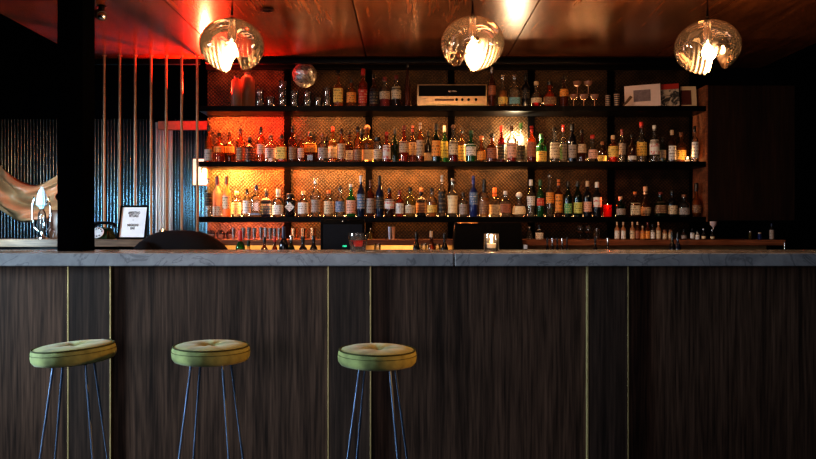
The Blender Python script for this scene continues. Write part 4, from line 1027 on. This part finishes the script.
# draped cloth
Yc = 6.6
b = BM(); nu, nv = 60, 26
topc = [(-14, 152), (0, 165), (10, 174), (22, 182.5), (34, 185.5), (45, 182), (60, 175)]
botc = [(-14, 200), (0, 211), (8, 216), (20, 221), (32, 221.5), (45, 219), (60, 214)]
def interp(c, t):
    f = t*(len(c)-1); i = min(int(f), len(c)-2); f -= i
    p0, p1, p2, p3 = c[max(i-1, 0)], c[i], c[i+1], c[min(i+2, len(c)-1)]
    def cr(a, b_, c_, d): return 0.5*((2*b_)+(-a+c_)*f+(2*a-5*b_+4*c_-d)*f*f+(-a+3*b_-3*c_+d)*f**3)
    return cr(p0[0], p1[0], p2[0], p3[0]), cr(p0[1], p1[1], p2[1], p3[1])
g = []
for i in range(nu+1):
    u = i/nu; a = interp(topc, u); c = interp(botc, u); rr = []
    for j in range(nv+1):
        v = j/nv; px = a[0]+(c[0]-a[0])*v; py = a[1]+(c[1]-a[1])*v
        P = at(px, py, Yc)
        P.y += 0.06*math.sin(v*9.5-u*7.0+0.5)*(0.3+0.7*math.sin(PI*u))+0.025*math.sin(v*21+u*5)-0.05*math.sin(PI*v)
        rr.append(b.verts.new(P))
    g.append(rr)
for i in range(nu):
    for j in range(nv): b.faces.new((g[i][j], g[i+1][j], g[i+1][j+1], g[i][j+1]))
o = obj('draped_cloth', b, M['tan_cloth'], None, True)
sm = o.modifiers.new('thick', 'SOLIDIFY'); sm.thickness = 0.006
tag(o, 'tan leathery cloth slung in folds before the ribbed wall', 'cloth')
# chrome fixture
Yx = 5.5; s = Yx/F
t = thing('chrome_juicer', 'chrome lever press with ribbed dome and curved side arms on the ledge', 'juicer', (wx(42, Yx), Yx, ZL+0.0005))
zz = lambda py: wz(py, Yx)-ZL
b = BM()
prof = [(0.006, zz(187)), (0.010, zz(189)), (0.020, zz(190.5)), (0.028, zz(194)), (0.036, zz(200)), (0.038, zz(205)), (0.020, zz(207)), (0.014, zz(209))]
ang = [2*PI*k/48 for k in range(48)]; rings = []
for r, z in prof: rings.append([b.verts.new((math.cos(a)*r*(1+0.06*math.cos(a*12)), math.sin(a)*r*(1+0.06*math.cos(a*12)), z)) for a in ang])
for A, B in zip(rings, rings[1:]):
    for k in range(48): b.faces.new((A[k], A[(k+1) % 48], B[(k+1) % 48], B[k]))
b.faces.new(rings[0]); b.faces.new(rings[-1])
obj('ribbed_dome', b, plain('pale_blue_enamel', (0.45, 0.62, 0.72), 0.25), t, True)
for sgn in (-1, 1):
    b = BM(); tube(b, [(sgn*0.036, 0, zz(203)), (sgn*0.055, -.01, zz(197)), (sgn*0.066, -.01, zz(206)), (sgn*0.072, -.01, zz(216)), (sgn*0.060, 0, zz(227)), (sgn*0.022, 0, zz(231.5))], [.006, .007, .008, .008, .007, .005], 10)
    obj('side_arm', b, M['chrome'], t, True)
b = BM(); lathe(b, [(0.010, zz(209)), (0.026, zz(213)), (0.032, zz(222)), (0.022, zz(229)), (0.010, zz(232))], 28); obj('glass_bowl', b, M['clear'], t, True)
b = BM(); lathe(b, [(0.045, 0), (0.045, 0.010), (0.018, 0.018), (0.012, 0.03), (0.010, zz(231))], 28); obj('pedestal', b, M['chrome'], t, True)
b = BM(); tube(b, [(0.055, 0.0, zz(232)), (0.075, -.01, zz(228)), (0.10, -.01, zz(232)), (0.085, 0, 0.012)], 0.006, 10); obj('lever', b, M['chrome'], t, True)
# dark drum beside it
b = BM(); lathe(b, [(0.0, 0), (.075, 0), (.085, .03), (.085, .19), (.07, .22), (0, .225)], 32, cap0=False, cap1=False)
tag(obj('storage_drum', b, plain('brown_drum', (0.09, 0.035, 0.018), 0.35), None, True, loc=(wx(58.5, 5.62), 5.66, ZL+0.0005)), 'dark brown drum on the ledge half hidden by the column', 'drum')
# ceiling spotlight
t = thing('ceiling_spotlight', 'small black spotlight with shiny lens on the ceiling beside the column', 'spotlight', (wx(101.5, 4.5), 4.5, CEIL-0.001))
b = BM(); lathe(b, [(.018, -.03), (.018, -.004), (.03, 0)], 16); obj('mount', b, M['black'], t, True)
b = BM(); tube(b, [(-.03, .02, -.045), (.02, -.04, -.075)], .030, 16); obj('barrel', b, M['black'], t, True)
b = BM(); sphere(b, (.021, -.042, -.0755), .024, 14, 10); obj('lens', b, M['chrome'], t, True)
t = thing('recessed_downlight', 'round black recessed downlight trim in the red-lit ceiling', 'downlight', (wx(266.5, 4.57), 4.57, CEIL-0.0015))
b = BM(); lathe(b, [(.040, -.001), (.044, -.006), (.026, -.008), (.022, -.001)], 28, cap0=False, cap1=False); obj('ring', b, M['black'], t, True)
b = BM(); lathe(b, [(.0215, -.002), (.0215, -.0005)], 24); obj('lens', b, M['black_gloss'], t)

# ------------------------------------------------------------------ bartender bending down behind the bar
def skinned(name, joints, edges_, m, parent, root=0, sub=2):
    me = bpy.data.meshes.new(name); me.from_pydata([j[0] for j in joints], edges_, [])
    o = bpy.data.objects.new(name, me); col.objects.link(o); o.parent = parent
    md = o.modifiers.new('skin', 'SKIN'); md.use_smooth_shade = True
    for i, j in enumerate(joints):
        r = j[1]; me.skin_vertices[0].data[i].radius = r if isinstance(r, tuple) else (r, r)
    me.skin_vertices[0].data[root].use_root = True
    s = o.modifiers.new('sub', 'SUBSURF'); s.levels = sub; s.render_levels = sub
    me.materials.append(m); return o
pr = thing('person', 'person in a black shirt bending low behind the bar, only the back showing', 'person', (-1.25, 4.86, 0))
# local coords, person faces -X, bent forward
J = [((0.00, 0, 0.90), .15), ((-0.10, 0, 1.00), .145), ((-0.24, 0, 1.055), .15), ((-0.38, 0, 1.02), .155), ((-0.47, 0, 0.93), .10), ((-0.54, 0, 0.86), .055),
     ((-0.60, 0, 0.80), .085), ((-0.66, 0, 0.73), .09), ((-0.69, 0, 0.66), .06)]
E = [(0, 1), (1, 2), (2, 3), (3, 4), (4, 5), (5, 6), (6, 7), (7, 8)]
def addj(p, r, prev):
    J.append((p, r)); E.append((prev, len(J)-1)); return len(J)-1
for sg in (-1, 1):
    a = addj((0.01, sg*.10, 0.84), .10, 0); a = addj((-0.16, sg*.14, 0.48), .065, a); a = addj((-0.02, sg*.14, 0.10), .042, a)
    a = addj((-0.04, sg*.14, 0.045), .038, a); a = addj((-0.20, sg*.15, 0.03), .030, a)
    a = addj((-0.44, sg*.17, 0.97), .068, 3); a = addj((-0.50, sg*.21, 0.72), .045, a); a = addj((-0.62, sg*.16, 0.52), .030, a); h0 = addj((-0.65, sg*.155, 0.47), .030, a)
    a = addj((-0.67, sg*.15, 0.43), .028, h0)
    for k, (dy, ln) in enumerate(((-.026, .062), (-.009, .070), (.009, .066), (.026, .052))):
        q = addj((-0.68, sg*.15+dy, 0.41), .009, a); q = addj((-0.69, sg*.15+dy*1.1, 0.41-ln*.55), .0085, q); addj((-0.675, sg*.15+dy*1.1, 0.41-ln), .0075, q)
    q = addj((-0.69, sg*.15-sg*.03, 0.455), .011, h0); addj((-0.71, sg*.15-sg*.04, 0.42), .009, q)
skinned('body', J, E, M['skin'], pr)
prof_ = [(-.600, .99), (-.590, 1.05), (-.568, 1.113), (-.53, 1.165), (-.468, 1.222), (-.368, 1.247), (-.235, 1.251), (-.10, 1.233), (-.015, 1.187), (.05, 1.12), (.09, 1.04), (.11, .98)]
b = BM(); rings = []
for k, (x, zt_) in enumerate(prof_):
    hh = max(0.02, (zt_-0.92)); cz = zt_-hh; wy = 0.06+0.165*math.sin(PI*min(1, max(0, (k+0.6)/(len(prof_)))))**0.5
    rings.append([b.verts.new((x, wy*math.cos(2*PI*q/32), cz+hh*math.sin(2*PI*q/32)*(1 if math.sin(2*PI*q/32) > 0 else 0.6))) for q in range(32)])
for A, B in zip(rings, rings[1:]):
    for k in range(32): b.faces.new((A[k], A[(k+1) % 32], B[(k+1) % 32], B[k]))
b.faces.new(rings[0]); b.faces.new(rings[-1])
for sg in (-1, 1):
    tube(b, [(-.40, sg*.13, 1.12), (-.47, sg*.17, 1.09), (-.52, sg*.20, 1.0), (-.54, sg*.215, .88), (-.55, sg*.215, .76)], [.085, .092, .088, .078, .072], 20)
sh = obj('shirt', b, M['shirt'], pr, True)
ms = sh.modifiers.new('sub', 'SUBSURF'); ms.levels = 1; ms.render_levels = 1
J3 = [((0.03, 0, 0.88), .165)]; E3 = []
for sg in (-1, 1):
    n0 = len(J3); J3 += [((0.02, sg*.10, 0.80), .12), ((-0.16, sg*.14, 0.48), .085), ((-0.02, sg*.14, 0.11), .062)]; E3 += [(0, n0), (n0, n0+1), (n0+1, n0+2)]
skinned('trousers', J3, E3, M['trousers'], pr, 0)
b = BM(); sphere(b, (0, 0, 0), 0.11, 20, 14, (1, .88, 1)); obj('hair', b, M['hair'], pr, True, loc=(-0.615, 0, 0.785))
for sg in (-1, 1):
    b = BM(); sphere(b, (0, 0, 0), 0.05, 16, 10, (2.3, .85, .7)); obj('shoe', b, M['black'], pr, True, loc=(-0.10, sg*.145, 0.034))

# ------------------------------------------------------------------ lights
def area(name, loc, target, sx, sy, power, c, spread=None):
    L = bpy.data.lights.new(name, 'AREA'); L.shape = 'RECTANGLE'; L.size = sx; L.size_y = sy; L.energy = power; L.color = c
    if spread: L.spread = spread
    o = bpy.data.objects.new(name, L); col.objects.link(o); o.location = loc
    d = Vector(target)-Vector(loc); o.rotation_euler = d.to_track_quat('-Z', 'Y').to_euler(); return o
def spot(name, loc, target, power, c, angle, blend=0.6, size=0.03):
    L = bpy.data.lights.new(name, 'SPOT'); L.energy = power; L.color = c; L.spot_size = R_(angle); L.spot_blend = blend; L.shadow_soft_size = size
    o = bpy.data.objects.new(name, L); col.objects.link(o); o.location = loc
    d = Vector(target)-Vector(loc); o.rotation_euler = d.to_track_quat('-Z', 'Y').to_euler(); return o
# daylight from the windows on the street side
area('window_daylight', (-4.8, 2.75, 1.35), (-0.6, 3.3, 0.35), 0.7, 1.0, 34, (0.62, 0.80, 0.95), R_(62))
area('front_daylight', (-2.0, -1.8, 1.6), (-0.8, 3.9, 0.7), 3.0, 1.2, 13, (0.95, 0.88, 0.95), R_(95))
# red lamps that wash ceiling and back wall
spot('red_lamp', (-1.66, 5.97, 2.40), (-1.5, 5.4, 3.1), 240, (1, .03, .012), 165, 0.5, 0.012)
spot('red_uplight', (wx(209, 6.0)-0.16, 6.45, 2.1), (-2.0, 7.0, 2.3), 14, (1.0, 0.06, 0.03), 50, 0.6, 0.02)
# strips under the shelves lighting the patterned wall
for zsh, row in ((CEIL-0.05, 'A'), (ZA-0.045, 'B'), (ZB-0.045, 'C'), (ZC-0.045, 'D')):
    pw = {'A': (3, .6, .4, .5, .3, .03), 'B': (42, 7, 5.5, 3.0, .7, .03), 'C': (68, 18, 11, 4.0, .7, .03), 'D': (17, 3.2, .8, .2, .1, .05)}[row]
    cl = {'A': (1, .16, .05), 'B': (1, .16, .03), 'C': (1, .50, .11), 'D': (1, .22, .13)}[row]
    cr_ = {'A': (1, .08, .03), 'B': (1, .05, .015), 'C': (1, .17, .03), 'D': (1, .22, .13)}[row]
    for i, (a, c) in enumerate(((209, 284), (290, 366), (372, 449), (455, 530), (536, 610), (616, 690))):
        segs = ((a, a+37, cl, 0.55), (a+38, c, cr_, 0.42)) if i == 0 else ((a, c, (1.0, .43, .13), 1.0),)
        for (sa, sc_, cc, kk) in segs:
            xa, xc = wx(sa, 6.0), wx(sc_, 6.0)
            area('shelf_strip_light', ((xa+xc)/2, 5.99, zsh-0.002), ((xa+xc)/2, 6.15, zsh-0.22), xc-xa, 0.02, pw[i]*kk, cc)
# unseen point light added to imitate a bright reflection behind the middle shelf
L = bpy.data.lights.new('unseen_accent_light', 'POINT'); L.energy = 34; L.color = (1, .78, .48); L.shadow_soft_size = 0.015
o = bpy.data.objects.new('unseen_accent_light', L); col.objects.link(o); o.location = (wx(516, 6.08), 6.08, ZB+0.22)
for px, Y, z, e in ((613, 5.99, ZB+0.03, .5), (367, 6.08, ZB+0.03, .6), (536, 5.99, ZA+0.03, .4), (233, 6.08, ZC+0.02, .8)):
    L = bpy.data.lights.new('unseen_accent_light', 'POINT'); L.energy = e; L.color = (1, .5, .2); L.shadow_soft_size = 0.01
    o = bpy.data.objects.new('unseen_accent_light', L); col.objects.link(o); o.location = (wx(px, Y), Y, z)
# thin light strips lying at the back of the shelves
for zsh, up, pws in ((ZA, .010, (.3, .9, 1.0, 1.2, .9)), (ZB, .010, (1.6, 1.6, 1.3, 1.0, .7, .4)), (ZC, .004, (1.0, .9, .9, .9, .5))):
    for e, (a, c) in zip(pws, ((209, 282), (291, 364), (373, 447), (456, 528), (537, 608), (617, 688))):
        xa, xc = wx(a, 6.1), wx(c, 6.1)
        area('shelf_back_strip', ((xa+xc)/2, 6.105, zsh+up), ((xa+xc)/2, 5.85, zsh+0.16), xc-xa, 0.006, e, (1, .50, .20))
# light under the ledge
for a, c, e in ((372, 450, 1.6), (215, 315, 1.4)):
    area('ledge_strip_light', ((wx(a, 5.6)+wx(c, 5.6))/2, 5.66, ZD-0.046), ((wx(a, 5.6)+wx(c, 5.6))/2, 5.75, 0.95), wx(c, 5.6)-wx(a, 5.6), 0.03, e, (1, .62, .25))
# warm glow from the far side of the room, and cold light on the ribbed wall
spot('warm_side_light', (3.3, 3.0, 1.25), (-0.6, 3.28, 0.66), 330, (1.0, 0.36, 0.07), 11.5, 0.5, 0.05)
area('rib_light', (-2.9, 4.6, 1.45), (-2.9, 7.6, 1.15), 0.22, 0.8, 7, (0.50, 0.80, 1.0), R_(64))

spot('added_glass_spot', (wx(358, 4.4), 4.5, 2.6), (wx(358.2, 4.13), 4.13, 1.17), 230, (1, .82, .62), 7, 0.7, 0.02)  # unseen spot added to light up the red drink
area('added_side_fill', (-4.5, 3.6, 1.9), (-2.0, 5.35, 1.28), 0.4, 0.6, 9, (0.66, 0.84, 1.0), R_(45))  # unseen cool fill added to brighten the framed sign and its surroundings
world = bpy.data.worlds.new('dim_room'); scene.world = world; world.use_nodes = True
bg = world.node_tree.nodes['Background']; bg.inputs[0].default_value = (0.35, 0.5, 0.8, 1); bg.inputs[1].default_value = 0.012

# ------------------------------------------------------------------ camera
cam = bpy.data.cameras.new('camera'); co = bpy.data.objects.new('camera', cam); col.objects.link(co)
co.location = (0, 0, EYE); co.rotation_euler = (PI/2, 0, 0)
cam.sensor_width = 36; cam.lens = F/816*36; cam.clip_start = 0.05
scene.camera = co
scene.view_settings.view_transform = 'Standard'
scene.view_settings.look = 'Medium High Contrast'
scene.cycles.use_denoising = True
scene.cycles.max_bounces = 8; scene.cycles.transparent_max_bounces = 24
scene.cycles.sample_clamp_indirect = 4.0
scene.cycles.caustics_reflective = False; scene.cycles.caustics_refractive = False
